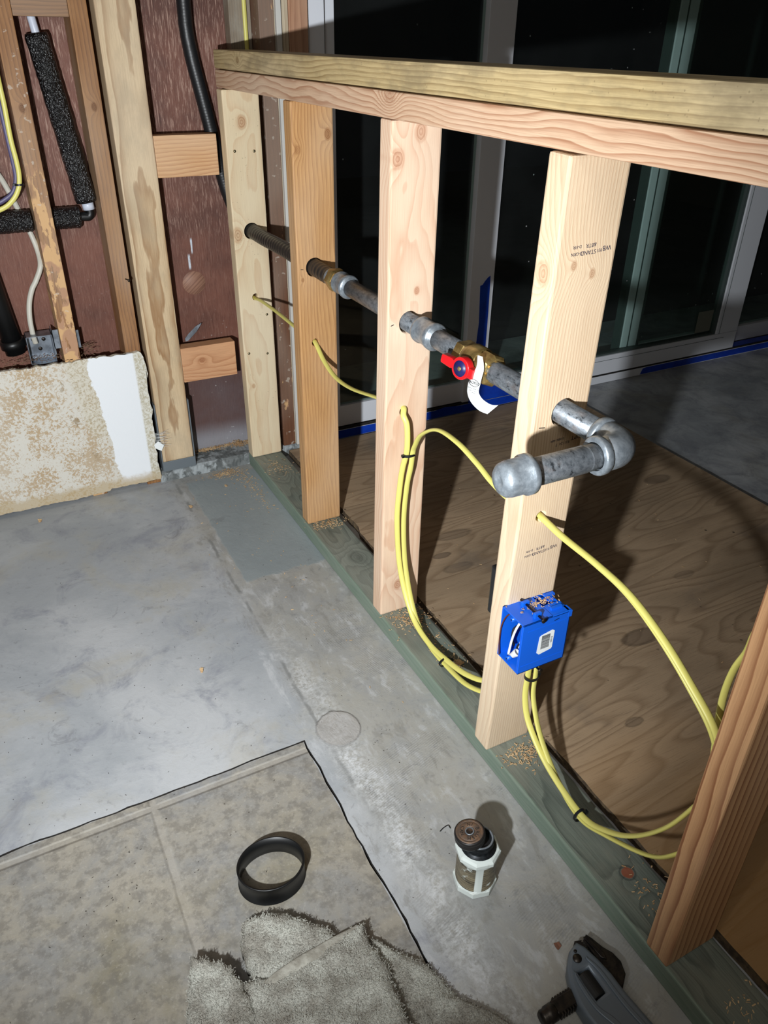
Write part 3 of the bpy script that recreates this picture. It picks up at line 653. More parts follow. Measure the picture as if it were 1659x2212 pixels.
# ------------------------------------------------------------ sliding door
def glass():
    g = N('window_glass')
    lw_ = g.new('ShaderNodeLayerWeight'); f5 = g.ma('ADD', .045, g.ma('MULTIPLY', .95, g.ma('POWER', lw_.outputs['Facing'], 9)))
    tr = g.new('ShaderNodeBsdfTransparent'); tr.inputs[0].default_value = (.84, .92, .89, 1)
    gl = g.new('ShaderNodeBsdfGlossy'); gl.inputs[0].default_value = (1, 1, 1, 1); gl.inputs['Roughness'].default_value = .015
    df = g.new('ShaderNodeBsdfDiffuse'); df.inputs[0].default_value = (.7, .72, .74, 1)
    o = g.co(); du = g.ma('MULTIPLY', g.noise(o, 5, 5, .6), .016)
    sp = g.ma('MULTIPLY', g.ma('MULTIPLY', g.ss(g.voro(o, 20), .055, .035), g.ss(g.noise(o, 3, 1), .46, .55)), .6)
    m1 = g.new('ShaderNodeMixShader'); g.put(m1.inputs[0], f5); g.put(m1.inputs[1], tr.outputs[0]); g.put(m1.inputs[2], gl.outputs[0])
    m2 = g.new('ShaderNodeMixShader'); g.put(m2.inputs[0], g.ma('MAXIMUM', du, sp)); g.put(m2.inputs[1], m1.outputs[0]); g.put(m2.inputs[2], df.outputs[0])
    g.put(g.out.inputs[0], m2.outputs[0]); return g.m
M_GLASS = glass()
door = struct(empty('door_1', (1.2, .05, 0)))
def dpart(name, boxes, mat, bev=.0015):
    bm = bmesh.new()
    for b in boxes: addbox(bm, b[0]-1.2, b[1]-1.2, b[2]-.05, b[3]-.05, b[4], b[5], bev=bev)
    return link(name, bm2(bm), mat, parent=door)
dpart('door_frame', [(.2405, .2865, .02, .125, 0.001, 2.05), (.2405, 4.2, .028, .125, .001, .030), (.2405, 4.2, .02, .125, 2.0, 2.05), (4.15, 4.2, .02, .125, 0.001, 2.05)], M_WHITE)
dpart('door_track', [(.287, 4.15, .03, .034, .030, .037), (.287, 4.15, .075, .079, .030, .037), (.287, 4.15, .036, .1, .0301, .032)], M_TRACK, 0)
# fixed left panel (slightly set back), its stile and bottom rail
dpart('fixed_panel', [(.2872, .3215, .040, .066, .038, 2.0), (.32, .772, .040, .066, .038, .106), (.770, .857, .030, .066, .038, 2.0)], M_WHITE)
dpart('frame_groove', [(.2866, .2942, .036, .041, .038, 2.0)], M_TRACK, 0)
# room-side sliding panel
dpart('sliding_panel', [(.856, 2.07, .030, .066, .034, .106), (1.952, 2.07, .030, .066, .107, 2.0), (.857, 2.07, .030, .066, 1.93, 2.0)], M_WHITE, .002)
dpart('glazing_bead', [(1.938, 1.951, .035, .060, .107, 1.93), (.857, 1.951, .036, .060, .1065, .113), (1.967, 1.969, .0290, .031, .107, 1.93), (.90, 2.0, .0292, .031, .088, .0895)], M_GASKET, .0005)
# outer panel seen through the glass
dpart('outer_panel', [(1.50, 1.588, .078, .116, .038, 2.0), (1.588, 3.9, .078, .116, .038, .10), (1.588, 4.1, .078, .116, 1.93, 2.0), (.30, 1.50, .078, .116, .038, .075)], M_WHITE, .002)
dpart('outer_bead', [(1.484, 1.499, .082, .112, .038, 2.0), (1.53, 1.535, .0765, .079, .038, 2.0), (1.575, 1.587, .0765, .079, .038, 2.0)], M_GASKET, .0005)
for i, b in enumerate(((.3216, .7695, .051, .055, .1065, 2.0), (.8575, 1.9375, .046, .050, .1065, 1.93), (1.5885, 4.1, .095, .099, .101, 1.93))):
    dpart('glass_pane', [b], M_GLASS, 0)
bm = bmesh.new(); addbox(bm, 1.846-1.2, 1.926-1.2, .0445-.05, .0455-.05, .122, .205)
o = link('glass_sticker', bm2(bm), plain('faded_sticker', S(120, 122, 110), .6), parent=door, label='faded square paper sticker low on the glass')
struct(box('ground', (-3, 6, .13, 5, -.12, -.02), plain('dark_ground', S(40, 40, 38), .9)))
bpy.data.objects['ground'].name = 'floor_outside'
# blue tape
fy = lambda y: frame((0, y, 0), (1, 0, 0), (0, 0, 1))
o = shape('masking_tape', [[(.795, .040), (.812, .31), (.806, .428), (.8145, .430), (.822, .440), (.834, .452), (.842, .456), (.845, .34), (.846, .12), (.852, .1), (1.05, .05), (1.26, .05), (1.262, .0315), (.794, .0315)]], .0006, M_TAPE, fy(.0292))
tag(o, 'blue masking tape running up the white middle door stile', 'tape')
o = shape('masking_tape', [[(.290, .003), (.290, .0295), (.66, .0300), (.668, .031), (.7, .036), (.75, .0305), (1.262, .0300), (1.262, .003)]], .0006, M_TAPE, fy(.0272))
tag(o, 'blue masking tape strip along the door sill at left, above the plywood', 'tape')
o = shape('masking_tape', [[(1.575, .004), (1.585, .026), (1.60, .029), (4.0, .029), (4.0, .004)]], .0006, M_TAPE, fy(.0272))
tag(o, 'blue masking tape strip on the door sill at right, above the bare concrete', 'tape')
o = box('masking_tape', (2.075, 3.6, .0345, .0725, .0325, .0375), M_TAPE, .001)
tag(o, 'blue masking tape folded down inside the open door track', 'tape')

# ------------------------------------------------------------ plumbing and wires in the back wall
def foamtube(bm, a, b, r):
    a, b = Vector(a), Vector(b); n = 40; rnd = random.Random(int(a.x*1000))
    path = [a.lerp(b, i/n) for i in range(n+1)]; rr = [r*(1+rnd.uniform(-.035, .035)) for _ in path]; rr[0] = rr[-1] = r*.93
    addtube(bm, path, rr, 24)
wp = empty('water_pipe', (-.33, .055, .715))
def wpart(name, bm, mat, **k):
    me = bm2(bm); me.transform(Matrix.Translation((.33, -.055, -.715))); return link(name, me, mat, parent=wp, **k)
bm = bmesh.new(); foamtube(bm, (-.366, .055, 1.088), (-.3235, .055, .748), .0245); wpart('foam_sleeve', bm, M_FOAM)
bm = bmesh.new(); foamtube(bm, (-.345, .055, .7155), (-.4085, .055, .7155), .0245); wpart('foam_sleeve', bm, M_FOAM)
bm = bmesh.new(); foamtube(bm, (-.452, .055, .7155), (-.553, .055, .7155), .0245); wpart('foam_sleeve', bm, M_FOAM)
bm = bmesh.new(); addtube(bm, [Vector((-.385, .055, 1.24)), Vector((-.366, .055, 1.089)), Vector((-.322, .055, .737))], .0085, 16); wpart('riser', bm, M_PEX)
bm = bmesh.new(); addlathe(bm, [(0, 0), (.0135, 0), (.0135, .018), (.0095, .0185), (.0095, .026), (0, .026)], 24, along((-.3208, .055, .731), (-.09, 0, 1))); wpart('white_coupling', bm, M_PEX)
bm = bmesh.new(); addtube(bm, cr([(-.3203, .055, .732), (-.3195, .055, .722), (-.324, .055, .7155), (-.334, .055, .7155), (-.348, .055, .7155)], 6), .0105, 16); wpart('elbow', bm, M_ABS)
tag(wp, 'water pipe wrapped in textured black foam sleeves, left of the brown studs', 'pipe')
bm = bmesh.new(); addtube(bm, [Vector((-.552, .055, .41)), Vector((-.575, .055, .64)), Vector((-.70, .055, 1.5))], .0235, 32)
addlathe(bm, [(.0236, 0), (.029, 0), (.029, .02), (.0236, .02)], 32, along((-.5535, .055, .425), (-.1, 0, 1)))
tag(link('drain_pipe', bm2(bm), M_ABS), 'smooth black drain pipe rising behind the drywall at the left edge', 'pipe')
# metal outlet box
eb = empty('metal_outlet_box', (-.494, .02, .385))
bm = bmesh.new(); 
for b in ((-.030, .030, .044, .0455, 0, .07), (-.030, -.0288, 0, .045, 0, .07), (.0288, .030, 0, .045, 0, .07), (-.030, .030, 0, .045, .0688, .07), (-.030, .030, 0, .045, 0, .0012)): addbox(bm, *b)
link('box_shell', bm2(bm), M_STEEL, parent=eb)
bm = bmesh.new()
for kx, kz in ((-.012, .05), (.012, .048), (0, .025)): addlathe(bm, [(0, .001), (.0045, .001), (.005, 0), (0, 0)], 16, along((kx, .0438, kz), (0, -1, 0)))
link('knockout', bm2(bm), M_NAIL, parent=eb)
bm = bmesh.new(); addbox(bm, .0302, .0450, -.004, -.0025, .035, .082); addbox(bm, .0302, .032, -.004, .035, .02, .082); link('mounting_bracket', bm2(bm), M_STEEL, parent=eb)
bm = bmesh.new(); addbox(bm, .0845, .0860, -.004, .04, .03, .075); addbox(bm, .0845, .092, -.005, -.0035, .03, .075); link('mounting_bracket', bm2(bm), M_STEEL, parent=eb)
tag(eb, 'galvanised metal outlet box open above the drywall at left', 'outlet box')
tag(tube('electrical_cable', [(-.56, .07, 1.0), (-.52, .075, .86), (-.493, .0845, .80), (-.474, .0846, .738), (-.460, .0846, .69), (-.4515, .075, .645), (-.4535, .058, .612), (-.470, .055, .580), (-.484, .052, .560), (-.497, .05, .528), (-.504, .045, .490), (-.505, .042, .450), (-.503, .045, .43)], .0062, M_WCAB, ry=.0036),
    'white cable dropping into the metal outlet box', 'cable')
tag(tube('electrical_cable', [(-.470, -.008, 1.3), (-.464, -.012, 1.06), (-.463, -.012, .99), (-.4625, -.012, .956), (-.464, -.012, .895), (-.462, -.012, .850), (-.463, -.012, .820), (-.470, -.012, .795), (-.487, -.012, .772), (-.515, -.012, .755), (-.58, -.01, .74), (-.70, .02, .735)], .0052, M_YEL, ry=.0032),
    'yellow cable curving along the old stud near the left edge', 'cable')
tag(tube('electrical_cable', [(-.478, -.001, 1.3), (-.4715, -.004, 1.06), (-.470, -.004, .956), (-.4695, -.004, .895), (-.4685, -.003, .84), (-.470, -.003, .815), (-.480, -.002, .79), (-.498, -.002, .775), (-.53, 0, .763), (-.62, .01, .75), (-.70, .04, .745)], .0048, M_PUR, ry=.003),
    'purple cable curving beneath the yellow one near the left edge', 'cable')
tag(tube('electrical_cable', [(.114, .0375, 2.4), (.1155, .0375, 1.6), (.1155, .0375, 1.16), (.1160, .0375, 1.0)][:0]+[(.094, .043, 2.4), (.0955, .043, 1.6), (.0955, .043, 1.16), (.096, .043, 1.06), (.096, .043, .9)], .0052, M_YEL, ry=.0034),
    'yellow cable running straight up the corner above the top plate', 'cable')
# ------------------------------------------------------------ gas pipe run
gx, gz = .0435, .672
gp_ = empty('gas_pipe_run', (gx, -.6, gz))
def gpart(name, bm, mat, parent=None, **k):
    me = bm2(bm); me.transform(Matrix.Translation((-gx, .6, -gz)))
    o = link(name, me, mat, parent=parent or gp_, **k); return o
path = cr([(-.030, .058, 2.3), (-.038, .058, 1.5), (-.041, .058, 1.156), (-.041, .058, 1.10), (-.034, .058, 1.04), (-.021, .058, .972), (-.009, .058, .91), (.002, .058, .851), (.018, .058, .765),
           (.032, .052, .715), (.041, .034, .682), (.0435, .0, .6735), (.0435, -.05, .672), (.0435, -.14, .671), (.0435, -.27, .6735), (.0435, -.41, .672), (.0435, -.46, .672), (.0435, -.50, .6715), (.0435, -.545, .672)], 16)
# resample evenly for corrugation
def resample(P, step):
    out = [P[0]]; acc = 0
    for a, b in zip(P, P[1:]):
        d = (b-a).length
        while acc+d >= step:
            t = (step-acc)/d; a = a.lerp(b, t); out.append(a); d = (b-a).length; acc = 0
        acc += d
    out.append(P[-1]); return out
path = resample(path, .0022)
rnd = random.Random(4)
bm = bmesh.new(); rr = [(.0162 if p.y > -.02 else .0172)*(1+(.012*sin(i*2.2) if p.y > -.02 else .028*sin(i*.9+.7*sin(i*.13)))) for i, p in enumerate(path)]
addtube(bm, path, rr, 24); gpart('flexible_gas_tube', bm, M_RUBBER, label='black corrugated tube')
Y = lambda y: (gx, y, gz)
D = (0, -1, 0)
def glathe(name, y0, prof, mat, seg=32, smooth=True, parent=None, **k):
    bm = bmesh.new(); addlathe(bm, prof, seg, along(Y(y0), D), smooth=smooth); return gpart(name, bm, mat, parent, **k)
glathe('ferrule', -.536, [(0, 0), (.0175, 0), (.0185, .003), (.0185, .014), (0, .014)], 32 and M_FIT)
glathe('brass_nut', -.548, [(0, 0), (.0215, 0), (.0235, .003), (.0235, .019), (.0215, .022), (.018, .022), (.018, .027), (.0215, .028), (.0215, .034), (0, .034)], M_BRASS, 6, False)
glathe('pipe_coupling', -.580, [(0, 0), (.0205, 0), (.0222, .002), (.0222, .006), (.0203, .009), (.0205, .030), (.0225, .034), (.0232, .041), (.021, .045), (.017, .045), (.017, .05), (0, .05)], M_FIT)
glathe('steel_pipe', -.612, [(0, 0), (.0163, 0), (.0163, .315), (0, .315)], M_GALV)
glathe('pipe_coupling', -.902, [(0, 0), (.0200, 0), (.0222, .002), (.0226, .007), (.0206, .010), (.0208, .036), (.0226, .040), (.0232, .048), (.0205, .052), (.017, .052), (.0165, .058), (0, .058)], M_FIT)
glathe('steel_pipe', -.94, [(0, 0), (.0163, 0), (.0163, .105), (0, .105)], M_GALV)
# ball valve
glathe('valve_collar', -1.030, [(0, 0), (.0195, 0), (.0235, .003), (.0235, .021), (.021, .024), (0, .024)], M_BRASS, 6, False)
vb = glathe('ball_valve', -1.050, [(0, 0), (.019, 0), (.0235, .006), (.0255, .014), (.0255, .032), (.0235, .040), (.021, .043), (0, .043)], M_BRASS, 36)
glathe('valve_collar', -1.090, [(0, 0), (.0215, 0), (.0245, .003), (.0245, .026), (.021, .030), (.0175, .0305), (.0175, .034), (0, .034)], M_BRASS, 8, False)
hd = Vector((-.93, -.25, .10)).normalized(); hc = Vector((gx, -1.080, gz-.002))
bm = bmesh.new(); addlathe(bm, [(0, 0), (.010, 0), (.010, .030), (.007, .031), (.007, .036), (0, .036)], 20, along(hc, hd)); gpart('valve_stem', bm, M_BRASS, None)
hb = hc+hd*.029
hx = Vector((0, 1, .12)); hx = (hx-hd*hx.dot(hd)).normalized(); hy = hd.cross(hx)
fm_ = Matrix((hx, hy, hd)).transposed().to_4x4(); fm_.translation = hb+hd*.009
R_ = .0168
outl = []
for i in range(37):
    a = radians(22)+(2*pi-radians(44))*i/36; outl.append((R_*cos(a), R_*sin(a)))
outl = [(.040, .0040), (.0388, .0066), (.020, .0076)]+outl+[(.020, -.0076), (.0388, -.0066), (.040, -.0040)]
me_m = Matrix.Translation((-gx, .6, -gz)) @ fm_
h = shape('valve_handle', [outl], .013, M_RED, me_m, bev=.0012, parent=gp_, label='red T-shaped valve handle')
bm = bmesh.new(); addbox(bm, -.024, -.008, -.0075, .0075, -.008, .006, .0015); me = bm2(bm); me.transform(me_m); link('handle_lug', me, M_RED, parent=h)
bm = bmesh.new(); addlathe(bm, [(0, .0002), (.0122, .0002), (.0122, 0), (0, 0)], 32); me = bm2(bm); me.transform(me_m @ Matrix.Translation((0, 0, .0070))); link('handle_disc', me, M_NAVY, parent=h)
bm = bmesh.new(); addlathe(bm, [(0, .002), (.0025, .002), (.0038, .001), (.0038, 0), (0, 0)], 6); me = bm2(bm); me.transform(me_m @ Matrix.Translation((0, 0, .0072))); link('handle_screw', me, M_BRASS, parent=h)
# paper tag hanging off the stem, curling away
def tagstrip():
    bm = bmesh.new(); rows = []
    cl = cr([(.017, -1.117, .700), (.016, -1.121, .684), (.013, -1.118, .668), (.012, -1.114, .654), (.0115, -1.115, .643), (.013, -1.124, .634), (.018, -1.138, .628), (.024, -1.150, .628)], 5)
    n = len(cl)-1
    for i, c in enumerate(cl):
        t = i/n; tw = 0 if t < .5 else (t-.5)*2*radians(58)
        wv = Vector((.35, -1, 0)).normalized()*cos(tw)+Vector((.55, .25, .75)).normalized()*sin(tw)
        hw = .0045+.0060*min(1, t*2.6)
        rows.append([bm.verts.new(c+wv*hw*q) for q in (-1, -.33, .33, 1)])
    for a, b in zip(rows, rows[1:]):
        for j in range(3): f = bm.faces.new((a[j], a[j+1], b[j+1], b[j])); f.smooth = True
    return bm
bm = tagstrip(); tg = gpart('paper_tag', bm, M_PAPER, None, label='white curling paper product tag')
sm_ = tg.modifiers.new('thick', 'SOLIDIFY'); sm_.thickness = .0003
for tx, z, sz in (('PROFLO', .6590, .0058), ('Two Piece Gas Ball Valve', .6500, .0019), ('600 WOG  150 WSP', .6465, .0016), ('Forged Brass', .6435, .0016)):
    mt = Matrix.Translation((-gx, .6, -gz)) @ frame((.0108, -1.1155, z), Vector((.35, -1, 0)), (0, 0, 1))
    text('tag_print', tx, sz, M_INKB, mt, ext=.0001, parent=tg)
cu = [(cos(2*pi*i/28)*.0092, sin(2*pi*i/28)*.0056) for i in range(28)]; ci = [(a*.93, b*.90) for a, b in cu]
shape('tag_ring', [cu, ci[::-1]], .0001, M_INKB, Matrix.Translation((-gx, .6, -gz)) @ frame((.0108, -1.1155, .659), Vector((.35, -1, 0)), (0, 0, 1)), parent=tg)
glathe('steel_pipe', -1.118, [(0, 0), (.0168, 0), (.0163, .008), (.0163, .262), (0, .262)], M_GALV)
# elbow with collars
ec = Vector((gx-.001, -1.396, gz)); Re = .022
arc = [Vector((ec.x, -1.352, gz)), Vector((ec.x, ec.y+Re+.004, gz))]+[Vector((ec.x-Re+Re*cos(a), ec.y+Re-Re*sin(a), gz)) for a in [pi/2*i/10 for i in range(11)]]+[Vector((ec.x-Re-.022, ec.y, gz))]
bm = bmesh.new(); addtube(bm, arc, .0212, 32); gpart('elbow', bm, M_FIT)
bm = bmesh.new(); addlathe(bm, [(0, 0), (.0225, 0), (.0238, .0025), (.0238, .008), (.0215, .011), (0, .011)], 32, along((ec.x, -1.351, gz), (0, -1, 0))); gpart('elbow_collar', bm, M_FIT)
bm = bmesh.new(); addlathe(bm, [(.0175, 0), (.0225, 0), (.0240, .0025), (.0240, .009), (.0215, .012), (0, .012)], 32, along((ec.x-.048, ec.y, gz), (1, 0, 0))); gpart('elbow_collar', bm, M_FIT)
bm = bmesh.new(); pr = [(0, 0)]
for i in range(9): pr += [(.0162, .0+i*.0018), (.0152, .0009+i*.0018)]
pr += [(.0167, .019), (.0167, .095), (.0155, .097), (.0155, .103), (0, .103)]
addlathe(bm, pr, 32, along((ec.x-.046, ec.y, gz), (-1, 0, 0))); gpart('pipe_nipple', bm, M_GALV)
bm = bmesh.new(); addlathe(bm, [(0, 0), (.0208, 0), (.0240, .002), (.0240, .009), (.0215, .0105), (.0213, .030), (.0200, .0365), (.0165, .0405), (.0125, .0415), (.0115, .0425), (.0060, .0425), (.0050, .0415), (0, .0415)], 36, along((ec.x-.141, ec.y, gz), (-1, 0, 0))); gpart('pipe_cap', bm, M_FIT)
tag(gp_, 'galvanised gas pipe threaded through the low-wall studs, with red-handled valve and end cap', 'pipe')

# ------------------------------------------------------------ yellow cables
def cab(pts, label, grp=None, r=.0054, ry=.0030, n=8):
    o = tube('electrical_cable', pts, r, M_YEL, n=n, seg=14, ry=ry); tag(o, label, 'cable', grp); return o
cab([(.04, .03, .506), (.04, -.046, .502), (.04, -.1, .508), (.04, -.184, .510), (.04, -.254, .5095), (.04, -.33, .508), (.041, -.42, .508), (.04, -.449, .507), (.04, -.495, .480), (.04, -.556, .463), (.04, -.637, .467),
     (.04, -.746, .490), (.04, -.83, .507), (.037, -.862, .515), (.031, -.874, .505), (.034, -.883, .486), (.033, -.887, .44), (.029, -.880, .40), (.027, -.875, .358), (.024, -.873, .279), (.028, -.885, .168), (.030, -.935, .087), (.03, -1.002, .066),
     (.032, -1.072, .073), (.036, -1.135, .088), (.05, -1.180, .108), (.072, -1.200, .15), (.078, -1.205, .21), (.077, -1.208, .262)],
    'yellow cable threaded through the first three low-wall studs, then looping down to the sole plate', n=7)
cab([(.040, -1.255, .5115), (.038, -1.235, .510), (.034, -1.20, .500), (.031, -1.156, .508), (.03, -1.114, .521), (.028, -1.058, .533), (.030, -.993, .527), (.034, -.935, .492), (.041, -.901, .452), (.0425, -.8925, .434), (.041, -.889, .40), (.037, -.884, .358), (.034, -.882, .275),
     (.037, -.892, .17), (.036, -.94, .082), (.035, -1.002, .0555), (.034, -1.072, .056), (.036, -1.14, .066), (.055, -1.185, .082), (.088, -1.195, .12), (.100, -1.190, .20), (.098, -1.188, .262)],
    'yellow cable arching up from the upper zip tie towards the ink-stamped stud', n=8)
cab([(.037, -1.20, .511), (.036, -1.24, .511), (.034, -1.275, .5108), (.035, -1.322, .505), (.035, -1.394, .503), (.035, -1.457, .496), (.036, -1.519, .472), (.037, -1.572, .441), (.038, -1.618, .407), (.044, -1.632, .36), (.05, -1.633, .31), (.045, -1.625, .288),
     (.03, -1.603, .221), (.03, -1.56, .149), (.03, -1.514, .104), (.03, -1.463, .080), (.03, -1.38, .098), (.030, -1.323, .137), (.031, -1.301, .178), (.033, -1.297, .228), (.034, -1.298, .262)],
    'yellow cable leaving the ink-stamped stud hole and bowing back into the blue box', n=8)
cab([(.042, -1.20, .5042), (.042, -1.24, .5042), (.040, -1.272, .5040), (.041, -1.316, .498), (.041, -1.388, .4965), (.041, -1.450, .489), (.0425, -1.510, .464), (.0440, -1.566, .430), (.047, -1.610, .392), (.056, -1.624, .34), (.058, -1.625, .28),
     (.055, -1.630, .21), (.032, -1.624, .189), (.031, -1.589, .142), (.031, -1.516, .094), (.031, -1.464, .0705), (.036, -1.406, .079), (.037, -1.345, .128), (.0405, -1.310, .182), (.0425, -1.304, .228), (.043, -1.303, .262)],
    'yellow cable in the lowest bow, dipping under the zip tie at lower right', n=8)
cab([(.05, -1.66, .5885), (.055, -1.62, .56), (.078, -1.600, .50), (.080, -1.591, .465), (.081, -1.588, .425), (.080, -1.592, .385), (.072, -1.604, .35), (.064, -1.618, .31), (.068, -1.625, .25)], 'short yellow cable peeking out behind the tan stud at the right edge')
def tie(p, d, rx_, ry_, label):
    # band: elliptical torus round the bundle, plus its head
    m = along(p, d); bm = bmesh.new(); n = 24
    ring = [m @ Vector((rx_*cos(2*pi*i/n), ry_*sin(2*pi*i/n), 0)) for i in range(n)]
    ax = (m.to_3x3() @ Vector((0, 0, 1)))*.0021
    for i in range(n):
        a, b = ring[i], ring[(i+1) % n]; c = m.translation
        oa = a+(a-c).normalized()*.0016; ob = b+(b-c).normalized()*.0016
        v = [bm.verts.new(q) for q in (a-ax, b-ax, ob-ax, oa-ax, a+ax, b+ax, ob+ax, oa+ax)]
        for f in ((0, 1, 5, 4), (3, 2, 1, 0)[::-1], (2, 3, 7, 6), (4, 5, 6, 7)): bm.faces.new([v[k] for k in f])
    hp = m @ Vector((rx_+.002, 0, 0)); addbox(bm, hp.x-.003, hp.x+.003, hp.y-.003, hp.y+.003, hp.z-.0025, hp.z+.0025, .0006)
    tag(link('zip_tie', bm2(bm), M_TIE), label, 'zip tie')
tie((.037, -.8885, .430), (0, .1, 1), .0105, .0075, 'black zip tie round the cables in front of the pinkish stud')
tie((.0325, -1.063, .0635), (0, -1, -.05), .0125, .0085, 'black zip tie on the cables low over the sole plate, left of the ink-stamped stud')
tie((.038, -1.3005, .225), (0, -.1, 1), .0115, .0085, 'black zip tie just under the blue box')
tie((.0305, -1.460, .0755), (0, -1, 0), .010, .0105, 'black zip tie on the lowest cable bow above the sole plate at right')
tie((-.466, -.008, .803), (0, 0, 1), .0085, .0075, 'black zip tie on the yellow and purple cables at the left edge')

# ------------------------------------------------------------ blue outlet box
BX = Vector((-.0125, -1.3235, .2685)); W_, Dp, Hh = .087, .0535, .094     # opening faces -x; depth along x
bb = empty('blue_outlet_box', tuple(BX))
t = .0022
bm = bmesh.new()
addbox(bm, 0, W_, 0, t, 0, Hh, .0006)              # side facing the camera
addbox(bm, 0, W_, Dp-t, Dp, 0, Hh, .0006)          # against the stud
addbox(bm, 0, W_, 0, Dp, 0, t, .0006)
addbox(bm, 0, W_*.62, 0, Dp, Hh-t, Hh, .0006)
addbox(bm, W_*.62, W_, 0, Dp*.52, Hh-t-.001, Hh-.001, .0006)
addbox(bm, W_-t, W_, 0, Dp, 0, Hh-.004, .0006)
link('box_shell', bm2(bm), M_BLUE, parent=bb)
for rbx in ((.010, .082, -.0006, .0002, .0790, .0800), (.004, .082, -.0006, .0002, .0135, .0145), (-.0008, .0005, .002, .0035, .002, Hh-.002),
            (.070, .0875, .040, .046, Hh, Hh+.004), (.060, .080, .012, .017, Hh-.001, Hh+.003), (.083, .0895, -.0005, .014, Hh-.012, Hh-.001)):
    bm = bmesh.new(); addbox(bm, *rbx); link('box_rib', bm2(bm), M_BLUE, parent=bb)
for zz in (.006, Hh-.012):
    bm = bmesh.new(); addlathe(bm, [(.0016, 0), (.0034, 0), (.0034, .014), (.0016, .014)], 16, along((.0, Dp*.55, zz+.003), (1, 0, 0))); link('screw_boss', bm2(bm), M_BLUE, parent=bb)
def nail(p0, p1, name='nail'):
    p0, p1 = Vector(p0), Vector(p1); d = (p1-p0).normalized(); Ln = (p1-p0).length
    bm = bmesh.new(); addlathe(bm, [(0, 0), (.0042, 0), (.0042, .0016), (.0018, .0022), (.0018, Ln), (0, Ln)], 12, along(p0, d)); return link(name, bm2(bm), M_NAIL, parent=bb)
nail((.031, -.007, Hh+.004), (.030, Dp-.004, Hh+.005)); nail((.040, -.006, -.0045), (.040, Dp-.004, -.0045))
for rbx in ((.024, .037, .006, .012, Hh-.0005, Hh+.009), (.024, .037, .036, .042, Hh-.0005, Hh+.009), (.034, .046, .006, .012, -.008, .0005)):
    bm = bmesh.new(); addbox(bm, *rbx, .0015); link('nail_guide', bm2(bm), M_BLUE, parent=bb)
stk = shape('barcode_label', [[(.031, .0315), (.036, .0265), (.058, .0300), (.0600, .0325), (.0605, .0645), (.0585, .0665), (.056, .0680), (.036, .0640), (.033, .0615)]], .0003, M_PAPER, frame((0, -.0004, 0), (1, 0, 0), (0, 0, 1)), parent=bb, label='white barcode sticker')
rb = random.Random(8); zz = .036
bm = bmesh.new()
while zz < .0615:
    wd = rb.choice((.0003, .0005, .0009)); addbox(bm, .0375, .0530, -.0007, -.00055, zz, zz+wd); zz += wd+rb.choice((.0004, .0006))
link('barcode_bars', bm2(bm), M_INKB, parent=stk)
text('label_print', 'B108A', .0045, M_INKB, frame((.0562, -.0007, .049), (0, 0, -1), (1, 0, 0)), ext=.0001, parent=stk)
bm = bmesh.new()
for s in (-1, 1): addbox(bm, 0, .009, -.0005, .0002, -.0003, .0003); 
me = bm2(bm); o = link('pen_arrow', me, M_INKB, parent=bb, loc=(.057, -.0002, .0845)); o.rotation_euler = (0, radians(-12), 0)
# wires in the box
def wire(pts, r, mat, name): return tube(name, pts, r, mat, n=8, seg=10, parent=bb)
wire([(-.001, .047, .004), (-.002, .049, .03), (-.001, .049, .06), (.004, .045, .080), (.012, .038, .086), (.03, .034, .08), (.05, .03, .06)], .0011, M_COPPER, 'copper_wire')
wire([(.008, .036, .010), (.010, .034, .04), (.012, .029, .065), (.018, .024, .082), (.04, .025, .085), (.07, .03, .07)], .0019, M_PAPER, 'white_wire')
wire([(.016, .022, .03), (.014, .018, .045), (.013, .014, .058), (.017, .013, .07), (.035, .016, .07), (.06, .02, .06)], .0019, M_PAPER, 'white_wire')
wire([(.015, .026, .028), (.014, .020, .040), (.017, .011, .048), (.03, .009, .055), (.06, .012, .06)], .0019, M_INKB, 'black_wire')
wire([(.02, .04, .02), (.016, .041, .035), (.020, .043, .052), (.03, .03, .06), (.05, .02, .05)], .0019, M_INKB, 'black_wire')
wire([(.022, .012, .02), (.020, .014, .032), (.026, .022, .04), (.03, .036, .045), (.05, .04, .05)], .0019, M_INKB, 'black_wire')
bm = bmesh.new(); addlathe(bm, [(0, 0), (.0026, 0), (.0034, .003), (.0058, .016), (.0062, .020), (.0050, .0205), (.0042, .016), (0, .015)], 14, along((.008, .034, .004), (.45, -.62, 1))); link('wire_nut', bm2(bm), M_GREY, parent=bb)
bm = bmesh.new(); addlathe(bm, [(0, 0), (.0026, 0), (.0034, .003), (.0058, .016), (.0062, .019), (0, .020)], 14, along((.014, .012, .085), (.1, .0, -1))); link('wire_nut', bm2(bm), M_GREY, parent=bb)
tag(bb, 'bright blue plastic outlet box nailed to the ink-stamped stud, wires inside', 'outlet box')
# black box on the deck side
bk = empty('black_outlet_box', (.118, -1.2405, .30))
bm = bmesh.new(); bmz = 1.0
me_pts = None
addbox(bm, 0, .083, 0, .0505, 0, .094, .003)
me = bm2(bm); link('box_shell', me, M_BLACK, parent=bk)
bk.location = (.034, -1.2235, .268)
tag(bk, 'black outlet box behind the left edge of the ink-stamped stud', 'outlet box')

